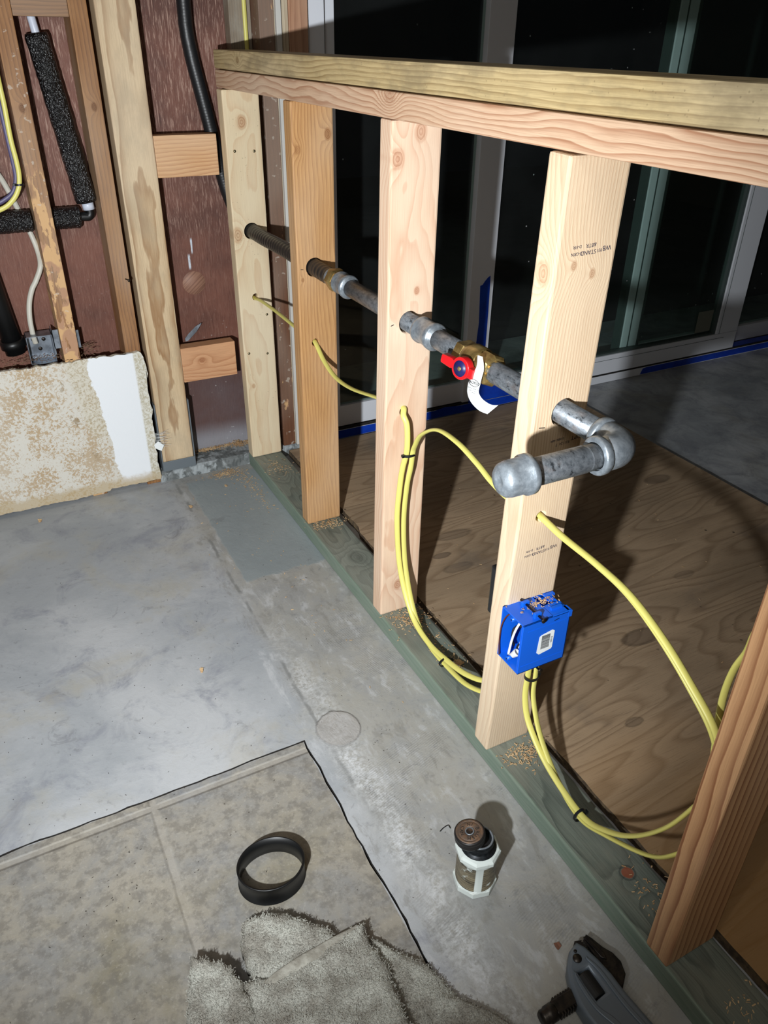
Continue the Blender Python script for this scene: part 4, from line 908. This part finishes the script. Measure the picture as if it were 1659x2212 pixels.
# ------------------------------------------------------------ bottle of pipe compound
def octa(r, k): a = radians(22.5+45*k+8); return (r*cos(a)/cos(radians(22.5))*.97, r*sin(a)/cos(radians(22.5))*.97)
bt = empty('compound_bottle', (-.141, -1.437, .0006))
bm = bmesh.new(); rings = []
for r, z, oc in ((.0290, 0, 1), (.0305, .002, 1), (.0305, .011, 1), (.0297, .0135, 0), (.0297, .068, 0), (.0300, .0705, 1), (.0312, .072, 1), (.0312, .078, 1), (.0285, .0815, 1), (.0215, .084, 0)):
    rg = []
    for k in range(8):
        for s in range(4):
            a = radians(45*k+45*s/4+8)
            if oc:
                kk = (s/4)*radians(45)-radians(22.5); rr_ = r/cos(kk)
            else: rr_ = r
            rg.append(bm.verts.new((rr_*cos(a), rr_*sin(a), z)))
    rings.append(rg)
for i, (a, b) in enumerate(zip(rings, rings[1:])):
    for k in range(32):
        f = bm.faces.new((a[k], a[(k+1) % 32], b[(k+1) % 32], b[k])); f.smooth = i == 3
bm.faces.new(rings[0][::-1]); bm.faces.new(rings[-1])
g = N('bottle_shell'); o_ = g.co(); x_, y_, z_ = g.sep(o_)
ang = g.ma('ARCTAN2', y_, x_)
n_ = g.noise(o_, 150, 5, .7); n2_ = g.noise(o_, 60, 4, .6)
wv = g.ss(g.noise(g.comb(g.ma('MULTIPLY', x_, 30), g.ma('MULTIPLY', y_, 30), g.ma('MULTIPLY', z_, 900)), 1, 2), .42, .6)
lab = g.ma('MULTIPLY', g.ss(z_, .0135, .0145), g.ss(z_, .0665, .0655))
gap = g.ma('SUBTRACT', 1, g.ss(g.ma('ABSOLUTE', g.ma('ADD', ang, 2.02)), .17, .21))   # bare white gap facing the camera
rough_edge = g.ma('MULTIPLY', g.ss(g.ma('ADD', ang, g.ma('MULTIPLY', g.ma('SUBTRACT', n2_, .5), 1.2)), -1.5, -1.42), g.ss(n2_, .62, .5))
lm_ = g.ma('MULTIPLY', lab, g.ma('SUBTRACT', 1, gap))
lc = g.mix(wv, g.mix(g.ss(n_, .4, .62), S(88, 80, 64), S(46, 42, 36)), S(136, 126, 102))
col = g.mix(g.ma('MULTIPLY', lm_, g.ss(n2_, .68, .6)), g.mix(g.ma('MULTIPLY', g.ss(n2_, .58, .68), .3), S(208, 216, 212), S(150, 150, 140)), lc)
g.fin(col, .45, nrm=g.bump(n_, .1, .0005))
link('bottle_body', bm2(bm), g.m, parent=bt)
M_NECK = plain('dark_neck', S(52, 56, 60), .4, .6, col2=S(30, 32, 34), nscale=90)
nk = lathe('bottle_neck', [(.0262, .0835), (.0262, .0852), (.0218, .086), (.0212, .091), (.0222, .0925), (.0212, .094), (.0212, .0975), (.0222, .099), (.0212, .1005), (.0205, .1015), (.0185, .1015), (.0180, .100), (.0180, .088), (0, .088)], M_NECK, 36, parent=bt, label='dark threaded neck')
lathe('rim', [(.0180, .1016), (.0208, .1016), (.0210, .1026), (.0195, .1030), (.0180, .1024), (.0180, .1016)], M_FIT, 36, parent=bt, label='shiny metal rim')
lathe('bottle_mouth', [(.0178, .0885), (0, .0885), (0, .0881)], M_INKB, 24, parent=bt)
# brush cap resting tilted across the neck
cz = Matrix.Translation((-.0155, .0015, .1085)) @ Matrix.Rotation(radians(-27.6), 4, 'Z') @ Matrix.Rotation(radians(-7), 4, 'Y')
M_CAPS = plain('dark_cap', S(46, 44, 44), .42, .5)
cp = lathe('brush_cap', [(0, -.001), (.0215, -.001), (.0222, .001), (.0215, .003), (.0222, .005), (.0215, .007), (.0224, .009), (.0224, .0125), (.0215, .0138), (.0200, .0142), (0, .0142)], M_CAPS, 40, cz, parent=bt, label='rusty brown screw cap with embossed letters')
g = N('rusty_cap_top'); o_ = g.co(); n_ = g.noise(o_, 130, 5, .65)
g.fin(g.mix(g.ss(n_, .4, .62), S(92, 78, 68), S(116, 90, 70)), .5, .3, nrm=g.bump(n_, .3, .0005))
lathe('cap_top', [(.0200, .0140), (.0200, .0146), (.0165, .0146), (.0163, .0142), (.0160, .0146), (.0072, .0146), (.0070, .0142), (0, .0142)], g.m, 40, cz, parent=cp)
lathe('cap_ring', [(.0050, .0142), (.0066, .0142), (.0066, .0152), (.0050, .0150)], M_FIT, 32, cz, parent=cp)
lathe('brush_rod', [(0, -.018), (.0016, -.018), (.0016, 0), (0, 0)], M_FIT, 10, cz, parent=cp)
def letter(ch, deg, outward):
    a = radians(deg); rr_ = .0115; d = Vector((cos(a), sin(a), 0)); up = d if outward else -d; xd = Vector((up.y, -up.x, 0))
    m = frame(d*rr_+Vector((0, 0, .0147)), xd, up); text('cap_letter', ch, .0072, M_INKB, cz @ m, ext=.0002, parent=cp)
for ch, dg in zip('BRUSH', (17, -12, -40, -68, -98)): letter(ch, dg, True)
for ch, dg in zip('IN', (66, 92)): letter(ch, dg, False)
for ch, dg in zip('CAN', (146, 172, 196)): letter(ch, dg, False)
tag(bt, 'small white octagonal pipe compound bottle with a dark cap, standing on the floor', 'bottle')

# ------------------------------------------------------------ black ring
rc = Vector((-.412, -1.294))
bm = bmesh.new(); n = 72; rings = []
for (dr, z) in ((0, 0), (.0022, 0), (.0022, .0008), (.0012, .0015), (.0012, .0335), (.0022, .0345), (.0012, .0355), (-.0012, .0355), (-.0012, .0008), (0, 0)):
    rg = []
    for k in range(n):
        a = 2*pi*k/n; ex = .0490; ey = .0425
        nx, ny = cos(a), sin(a)
        px, py = (ex+dr)*nx, (ey+dr)*ny
        th = radians(-5); rg.append(bm.verts.new((px*cos(th)-py*sin(th), px*sin(th)+py*cos(th), z+.0006)))
    rings.append(rg)
for a, b in zip(rings, rings[1:]):
    for k in range(n): f = bm.faces.new((a[k], a[(k+1) % n], b[(k+1) % n], b[k])); f.smooth = True
bmesh.ops.remove_doubles(bm, verts=bm.verts, dist=1e-6)
tag(link('plastic_ring', bm2(bm), M_ABS, loc=(rc.x, rc.y, 0)), 'black open plastic ring lying on the tile slab', 'ring')

# ------------------------------------------------------------ towel
def towel():
    bm = bmesh.new()
    L1 = [(-0.557,-1.381),(-0.537,-1.394),(-0.517,-1.412),(-0.509,-1.435),(-0.503,-1.471),(-0.508,-1.498),(-0.522,-1.518),(-0.584,-1.486),(-0.578,-1.442),(-0.567,-1.410)]
    L2 = [(-0.478,-1.358),(-0.455,-1.361),(-0.425,-1.372),(-0.399,-1.395),(-0.370,-1.427),(-0.384,-1.450),(-0.438,-1.457),(-0.486,-1.445),(-0.491,-1.423),(-0.491,-1.388)]
    L3 = [(-0.328,-1.436),(-0.332,-1.465),(-0.326,-1.496),(-0.332,-1.546),(-0.353,-1.640),(-0.46,-1.62),(-0.511,-1.520),(-0.509,-1.461),(-0.508,-1.439),(-0.467,-1.449),(-0.432,-1.445),(-0.375,-1.439)]
    L4 = [(-0.325,-1.450),(-0.303,-1.482),(-0.276,-1.513),(-0.264,-1.545),(-0.254,-1.576),(-0.231,-1.607),(-0.213,-1.641),(-0.220,-1.72),(-0.38,-1.66),(-0.345,-1.50)]
    rnd = random.Random(9); pts = []
    def lobe(Lp, h, edge, tilt, wr, z0=.0008, sub=9, ef=.35):
        out = cr([(a, b, 0) for a, b in Lp+[Lp[0]]], sub)[:-1]; n = len(out); cx_ = sum((q for q in out), Vector())/n
        rows = []; R = 26
        ph = rnd.random()*6
        for j in range(R+1):
            t = j/R; rg = []
            for k, q in enumerate(out):
                e = .004*sin(k*.9+ph)+.002*sin(k*2.3)
                p = cx_.lerp(q+(q-cx_).normalized()*e*.4, t)
                dd = (1-t)*(q-cx_).length
                prof = sqrt(max(0, 1-(1-min(dd/edge, 1))**2))
                wz = wr*(sin(p.x*95+ph+2*sin(p.y*40))*.5+sin(p.y*130+p.x*60+ph)*.5)*min(1, dd/.02)
                tz = tilt[0]*(p.x-cx_.x)+tilt[1]*(p.y-cx_.y)
                z = z0+max(.001, (h+tz))*(ef+(1-ef)*prof)+wz*.8
                if dd < .0005: z = z0+max(.001, (h+tz))*ef
                rg.append(bm.verts.new((p.x, p.y, max(z, .0015))))
            rows.append(rg)
        for j in range(R):
            for k in range(n):
                f = bm.faces.new((rows[j][k], rows[j+1][k], rows[j+1][(k+1) % n], rows[j][(k+1) % n])); f.smooth = True
                if rnd.random() < 1:
                    c = f.calc_center_median(); pts.append((c, f.calc_area()))
        und = [bm.verts.new((v.co.x*.985+cx_.x*.015, v.co.y*.985+cx_.y*.015, max(.0008, z0))) for v in rows[-1]]
        for k in range(n): f = bm.faces.new((rows[-1][k], und[k], und[(k+1) % n], rows[-1][(k+1) % n])); f.smooth = True
        bm.faces.new(und)
    lobe(L4, .020, .03, (0, 0), .0030)
    lobe(L2, .036, .022, (0, .15), .0030, ef=.5)
    lobe(L1, .048, .022, (.0, .05), .0024, ef=.78)
    lobe(L3, .038, .024, (-.02, -.10), .0036, z0=.006, ef=.6)
    bmesh.ops.recalc_face_normals(bm, faces=bm.faces)
    me = bpy.data.meshes.new('towel'); bm.to_mesh(me); bm.free(); return me, pts
g = N('terry_cloth'); o_ = g.co(); n_ = g.noise(o_, 420, 4, .6, 1.0); n2_ = g.noise(o_, 26, 5, .62); n3_ = g.noise(g.add(o_, 5, 5, 5), 14, 3)
c_ = g.mix(g.ss(n2_, .38, .64), S(196, 196, 186), S(158, 154, 144))
c_ = g.mix(g.ma('MULTIPLY', g.ss(n3_, .56, .68), .5), c_, S(120, 112, 100))
c_ = g.mix(g.ma('MULTIPLY', g.ss(n_, .5, .35), .35), c_, S(110, 106, 98))
M_TERRY = g.fin(c_, .95, nrm=g.bump(g.ma('ADD', n_, g.ma('MULTIPLY', g.noise(o_, 150, 3), .7)), .9, .004), spec=.1)
me, tp = towel()
tw = link('towel', me, M_TERRY); tag(tw, 'crumpled grey-white terry towel at the bottom edge of the photo', 'towel')
def pile():
    rnd = random.Random(12); V, F = [], []
    tot = [a for _, a in tp]; ch = rnd.choices(range(len(tp)), weights=tot, k=15000)
    for i in ch:
        c = tp[i][0]
        p = c+Vector((rnd.uniform(-.002, .002), rnd.uniform(-.002, .002), 0)); a = rnd.uniform(0, 2*pi)
        if c.y < -1.67: continue
        dv = Vector((cos(a), sin(a), rnd.uniform(.3, 1.1))).normalized()*rnd.uniform(.0016, .0034); s = Vector((-sin(a), cos(a), 0))*.00042
        b = len(V); k = Vector((rnd.uniform(-1, 1), rnd.uniform(-1, 1), -.6))*.0012
        V += [p-s, p+s, p+dv+s, p+dv-s, p+dv*1.25+k+s*.6, p+dv*1.25+k-s*.6]; F += [(b, b+1, b+2, b+3), (b+3, b+2, b+4, b+5)]
    me = bpy.data.meshes.new('pile'); me.from_pydata([tuple(v) for v in V], [], F); return me
link('terry_loops', pile(), M_TERRY, parent=tw, kind='stuff')

M_HEM = plain('hem_band', S(168, 166, 156), .95, col2=S(138, 134, 124), nscale=60, bumps=.9, bscale=260, spec=.1)
tube('hem_band', [(-.505, -1.470, .032), (-.490, -1.464, .036), (-.467, -1.457, .0385), (-.432, -1.452, .0395), (-.400, -1.449, .038), (-.370, -1.446, .035), (-.336, -1.443, .030)], .0080, M_HEM, seg=14, ry=.0022, parent=tw, label='flat woven hem of the towel')
# ------------------------------------------------------------ pipe wrench
wr = empty('pipe_wrench', (-.09, -1.66, .0006))
WM = Matrix.Translation((.09, 1.66, 0))
M_WR = plain('grey_cast_body', S(106, 116, 126), .42, .25, bumps=.12, bscale=120)
M_WRD = plain('dark_jaw_steel', S(40, 38, 38), .42, .7, col2=S(64, 58, 52), nscale=90, bumps=.3)
body = [(-0.079,-1.594),(-0.096,-1.600),(-0.113,-1.617),(-0.123,-1.636),(-0.129,-1.659),(-0.130,-1.676),(-0.127,-1.70),(-0.118,-1.73),(-0.105,-1.78),(-0.085,-1.86),(-0.060,-1.862),(-0.0475,-1.82),(-0.0535,-1.76),(-0.060,-1.715),(-0.064,-1.673),(-0.064,-1.649),(-0.067,-1.627),(-0.072,-1.605)]
win = [(-0.104,-1.627),(-0.087,-1.629),(-0.0875,-1.645),(-0.088,-1.664),(-0.105,-1.666),(-0.105,-1.645)]
bo = shape('wrench_body', [body, win[::-1]], .027, M_WR, WM @ Matrix.Translation((0, 0, .0175)), bev=.005, parent=wr, label='grey cast body and handle')
shape('body_ridge', [[(-.081, -1.617), (-.075, -1.640), (-.074, -1.68), (-.068, -1.73), (-.062, -1.80), (-.067, -1.80), (-.073, -1.74), (-.0795, -1.69), (-.0805, -1.64), (-.084, -1.62)]], .004, M_WR, WM @ Matrix.Translation((0, 0, .0315)), bev=.0015, parent=bo, spline=True)
shape('body_ridge', [[(-.108, -1.624), (-.1095, -1.67), (-.098, -1.70), (-.088, -1.76), (-.082, -1.82), (-.086, -1.82), (-.093, -1.76), (-.104, -1.71), (-.115, -1.675), (-.1145, -1.64)]], .004, M_WR, WM @ Matrix.Translation((0, 0, .0310)), bev=.0015, parent=bo, spline=True)
shape('hook_jaw', [[(-.0655, -1.594), (-.056, -1.589), (-.052, -1.597), (-.047, -1.613), (-.040, -1.626), (-.038, -1.640), (-.044, -1.656), (-.060, -1.668), (-.075, -1.672), (-.075, -1.655), (-.066, -1.645), (-.0655, -1.622)]], .018, M_WRD, WM @ Matrix.Translation((0, 0, .0135)), bev=.002, parent=wr, label='dark hook jaw')
shape('jaw_rib', [[(-.0635, -1.592), (-.058, -1.592), (-.0525, -1.622), (-.055, -1.63), (-.0605, -1.625)]], .004, M_WRD, WM @ Matrix.Translation((0, 0, .0235)), bev=.001, parent=wr)
tj = [(-.080, -1.592)]
for i in range(9): tj += [(-.0700+.0002*i, -1.5955-.0032*i), (-.0725+.0002*i, -1.5971-.0032*i)]
tj += [(-.073, -1.6245), (-.079, -1.622)]
shape('heel_jaw', [tj], .020, M_WRD, WM @ Matrix.Translation((0, 0, .0185)), bev=.0004, parent=wr, label='toothed dark heel jaw')
# threaded shank with end knob
a0, a1 = Vector((-.075, -1.6455, .017)), Vector((-.158, -1.6475, .017)); nseg = 26
bm = bmesh.new(); addbox(bm, -.158, -.078, -1.6555, -1.6375, .008, .025, .002)
for i in range(17):
    xx = -.153+i*.0044
    addbox(bm, xx, xx+.0024, -1.6585, -1.6350, .009, .024, .0006)
me = bm2(bm); me.transform(WM); link('threaded_shank', me, M_WRD, parent=wr)
lathe('shank_knob', [(0, 0), (.0095, 0), (.0115, .002), (.0115, .012), (.010, .014), (.0105, .019), (.0085, .022), (0, .022)], M_WRD, 24, WM @ along((-.156, -1.6475, .0165), (-1, -.03, 0)), parent=wr)
bm = bmesh.new(); prk = [(0, 0)]
nk_ = 30
for k in range(nk_):
    pass
addlathe(bm, [(0, 0), (.0125, 0), (.0135, .0015), (.0135, .0315), (.0125, .033), (0, .033)], 30, along((-.0965, -1.6305, .0175), (0, -1, 0)), smooth=False)
me = bm2(bm); me.transform(WM); link('adjusting_nut', me, M_INKB, parent=wr, label='black knurled adjusting nut')
lathe('pivot_pin', [(0, 0), (.0062, 0), (.0060, .0012), (0, .0014)], M_WRD, 20, WM @ Matrix.Translation((-.0935, -1.6135, .0311)), parent=wr)
lathe('pivot_pin', [(0, 0), (.0024, 0), (.0022, .0010), (0, .0012)], M_WRD, 14, WM @ Matrix.Translation((-.0895, -1.6045, .0311)), parent=wr)
tag(wr, 'grey pipe wrench with dark jaws lying beside the sole plate, bottom right', 'wrench')

# ------------------------------------------------------------ debris
def chips(name, regions, size, mat, label, cat, seed, curl=.4):
    rnd = random.Random(seed); V, F = [], []
    for (cx_, cy_, sx, sy, z, zs, n) in regions:
        for _ in range(n):
            x = rnd.gauss(cx_, sx); y = rnd.gauss(cy_, sy); zz = z+.0006+rnd.random()*zs
            a = rnd.uniform(0, pi*2); ln = size*rnd.uniform(.5, 1.8); wd = size*rnd.uniform(.15, .5)
            u = Vector((cos(a), sin(a), rnd.uniform(-curl, curl)*.5))*ln/2; v = Vector((-sin(a), cos(a), rnd.uniform(-curl, curl)*.5))*wd/2; c = Vector((x, y, zz+.0004+abs(u.z)))
            b = len(V); up = Vector((0, 0, .0004))
            for q in (-u-v, u-v, u+v, -u+v): V.append(c+q)
            for q in (-u-v, u-v, u+v, -u+v): V.append(c+q+up)
            F += [(b+3, b+2, b+1, b), (b+4, b+5, b+6, b+7), (b, b+1, b+5, b+4), (b+1, b+2, b+6, b+5), (b+2, b+3, b+7, b+6), (b+3, b, b+4, b+7)]
    me = bpy.data.meshes.new(name); me.from_pydata([tuple(v) for v in V], [], F)
    o = link(name, me, mat); o['kind'] = 'stuff'; tag(o, label, cat); return o
chips('sawdust', [(.02, .07, .03, .008, .031, .003, 260), (-.10, .075, .04, .006, .031, .002, 260), (-.06, .085 if False else .078, .05, .005, .031, .004, 200), (-.008, .066, .006, .01, .031, .012, 160)], .004, M_CHIP, 'tan sawdust heaped on the curb under the siding', 'sawdust', 1)
chips('sawdust', [(-.08, -.035, .025, .012, 0, .001, 260), (-.045, -.09, .016, .03, 0, .001, 120), (-.035, -.20, .012, .05, 0, .0005, 60), (-.12, -.25, .08, .15, 0, .0005, 25), (-.10, -.6, .03, .25, 0, .0003, 30)], .0035, M_CHIP, 'light sawdust sprinkled on the concrete by the back corner', 'sawdust', 2)
chips('sawdust', [(.045, -.13, .02, .03, .038, .001, 90), (.05, -.475, .02, .012, .038, .002, 150), (.045, -.895, .025, .02, .038, .002, 200), (.06, -1.0, .015, .05, .038, .001, 60), (.05, -1.30, .02, .012, .038, .003, 180), (.06, -1.6, .018, .03, .038, .001, 70), (.05, -1.76, .015, .02, .038, .001, 30), (.066, -1.055, .006, .008, .038, .008, 60)], .0038, M_CHIP, 'tan drill sawdust scattered on the green sole plate', 'sawdust', 3)
chips('sawdust', [(.45, -.8, .25, .35, .020, .0003, 60), (.8, -.7, .2, .3, .020, .0003, 20)], .004, M_CHIP, 'stray wood crumbs on the plywood sheet', 'sawdust', 4)
chips('sawdust', [(.040, -1.290, .018, .007, .3625, .001, 130)], .0028, M_CHIP, 'fine drill shavings on top of the blue outlet box', 'sawdust', 6)
chips('sawdust', [(-.52, .03, .04, .02, .392, .006, 160), (-.42, .03, .03, .02, .392, .002, 60), (-.385, .045, .008, .012, .40, .012, 60)], .005, plain('grey_debris', S(150, 120, 94), .9, col2=S(104, 84, 68), nscale=40), 'brown shavings piled behind the top edge of the drywall', 'shavings', 7)
chips('floor_grit', [(-.5, -.8, .16, .3, 0, .0002, 110), (-.14, -1.1, .04, .35, 0, .0002, 60), (-.62, -1.22, .08, .06, 0, .0002, 40)], .0016, plain('dark_grit', S(60, 54, 50), .9), 'dark grit specks scattered over the concrete floor', 'grit', 8)
def chip(x, y, z, s, mat, label):
    rnd = random.Random(int(abs(x*9000+y*777))); bm = bmesh.new(); n = 9; T = []; B = []
    for k in range(n):
        a = 2*pi*k/n; r = s*(.6+.5*rnd.random())*(1 if abs(sin(a)) > .5 else .6)
        T.append(bm.verts.new((r*cos(a), r*sin(a), .0018+rnd.random()*.0015))); B.append(bm.verts.new((r*cos(a)*.9, r*sin(a)*.9, 0)))
    bm.faces.new(T); bm.faces.new(B[::-1])
    for k in range(n): bm.faces.new((T[(k+1) % n], T[k], B[k], B[(k+1) % n]))
    tag(link('wood_chip', bm2(bm), mat, loc=(x, y, z)), label, 'wood chip')
chip(-.380, -.808, .0006, .007, M_CHIP, 'curled tan wood chip alone in the middle of the bare concrete')
chip(-.595, -.07, .0006, .008, M_CHIP, 'tan wood chip on the floor below the peeled drywall')
chip(-.092, -1.576, .0006, .007, M_CHIPR, 'reddish wood chip on the floor above the pipe wrench')
chip(-.225, -.173, .0006, .008, M_CHIP, 'brown wood chip near the end of the drywall panel')
chip(-.01 if False else -.105, -.105, .0006, .006, M_CHIP, 'small wood chip near the creamy stud at the back corner')
chip(.073, -1.055, .0386, .009, M_CHIP, 'shaving clump on the sole plate beside the low zip tie')

# small odds and ends
tag(tube('loose_thread', [(-.144, -1.342, .0012), (-.135, -1.339, .0016), (-.127, -1.339, .0022), (-.126, -1.345, .0014)], .0009, M_BLACK, seg=6), 'thin black thread scrap on the concrete beside the bottle', 'thread')
o = shape('metal_shard', [[(-.004, 0), (.003, .001), (.030, .022), (.046, .040), (.047, .043), (.030, .036), (.006, .018), (-.004, .008)]], .002, M_STEEL, frame((-.128, .050, .379), (1, 0, 0), (0, .25, 1)))
tag(o, 'pointed grey metal shard standing on the lower tan-pink block', 'shard')
o = shape('torn_paper_flap', [[(0, 0), (.012, .010), (.026, -.004), (.018, -.020), (.010, -.016), (.002, -.010)]], .0008, M_PAPER, frame((-.268, -.0145, .125), (1, -.2, 0), (0, 0, 1)))
tag(o, 'small torn white paper flap on the right edge of the drywall', 'paper scrap')
bm = bmesh.new(); rnd = random.Random(21)
for k in range(26):
    z0 = .118+k*.0016; p0 = Vector((-.262, -.0135, z0)); p1 = p0+Vector((rnd.uniform(.018, .042), -.004-rnd.random()*.008, rnd.uniform(-.006, .010)))
    addtube(bm, [p0, p0.lerp(p1, .5)+Vector((0, -.002, rnd.uniform(-.002, .002))), p1], .00025, 4)
o = link('mesh_tape_fringe', bm2(bm), M_PAPER); o['kind'] = 'stuff'; tag(o, 'frayed white mesh tape threads at the right edge of the drywall', 'threads')
bm = bmesh.new(); addlathe(bm, [(0, 0), (.0016, 0), (.0016, .014), (.0042, .015), (.0042, .0164), (0, .017)], 12, along((-.274, .004, .575), (.75, -1, -.25)))
tag(link('bent_nail', bm2(bm), M_NAIL), 'bent nail sticking out of the dark brown stud beside the post', 'nail')

GR = {'stud': 'bare wooden wall studs', 'cable': 'electrical cables on the framing', 'zip tie': 'black zip ties on the cables', 'tape': 'blue masking tape on the door',
      'blocking': 'blocking between the wall studs', 'wood chip': 'loose wood chips', 'top plate': 'doubled top plates of the low wall'}
for o in bpy.data.objects:
    if o.get('category') in GR: o['group'] = GR[o['category']]
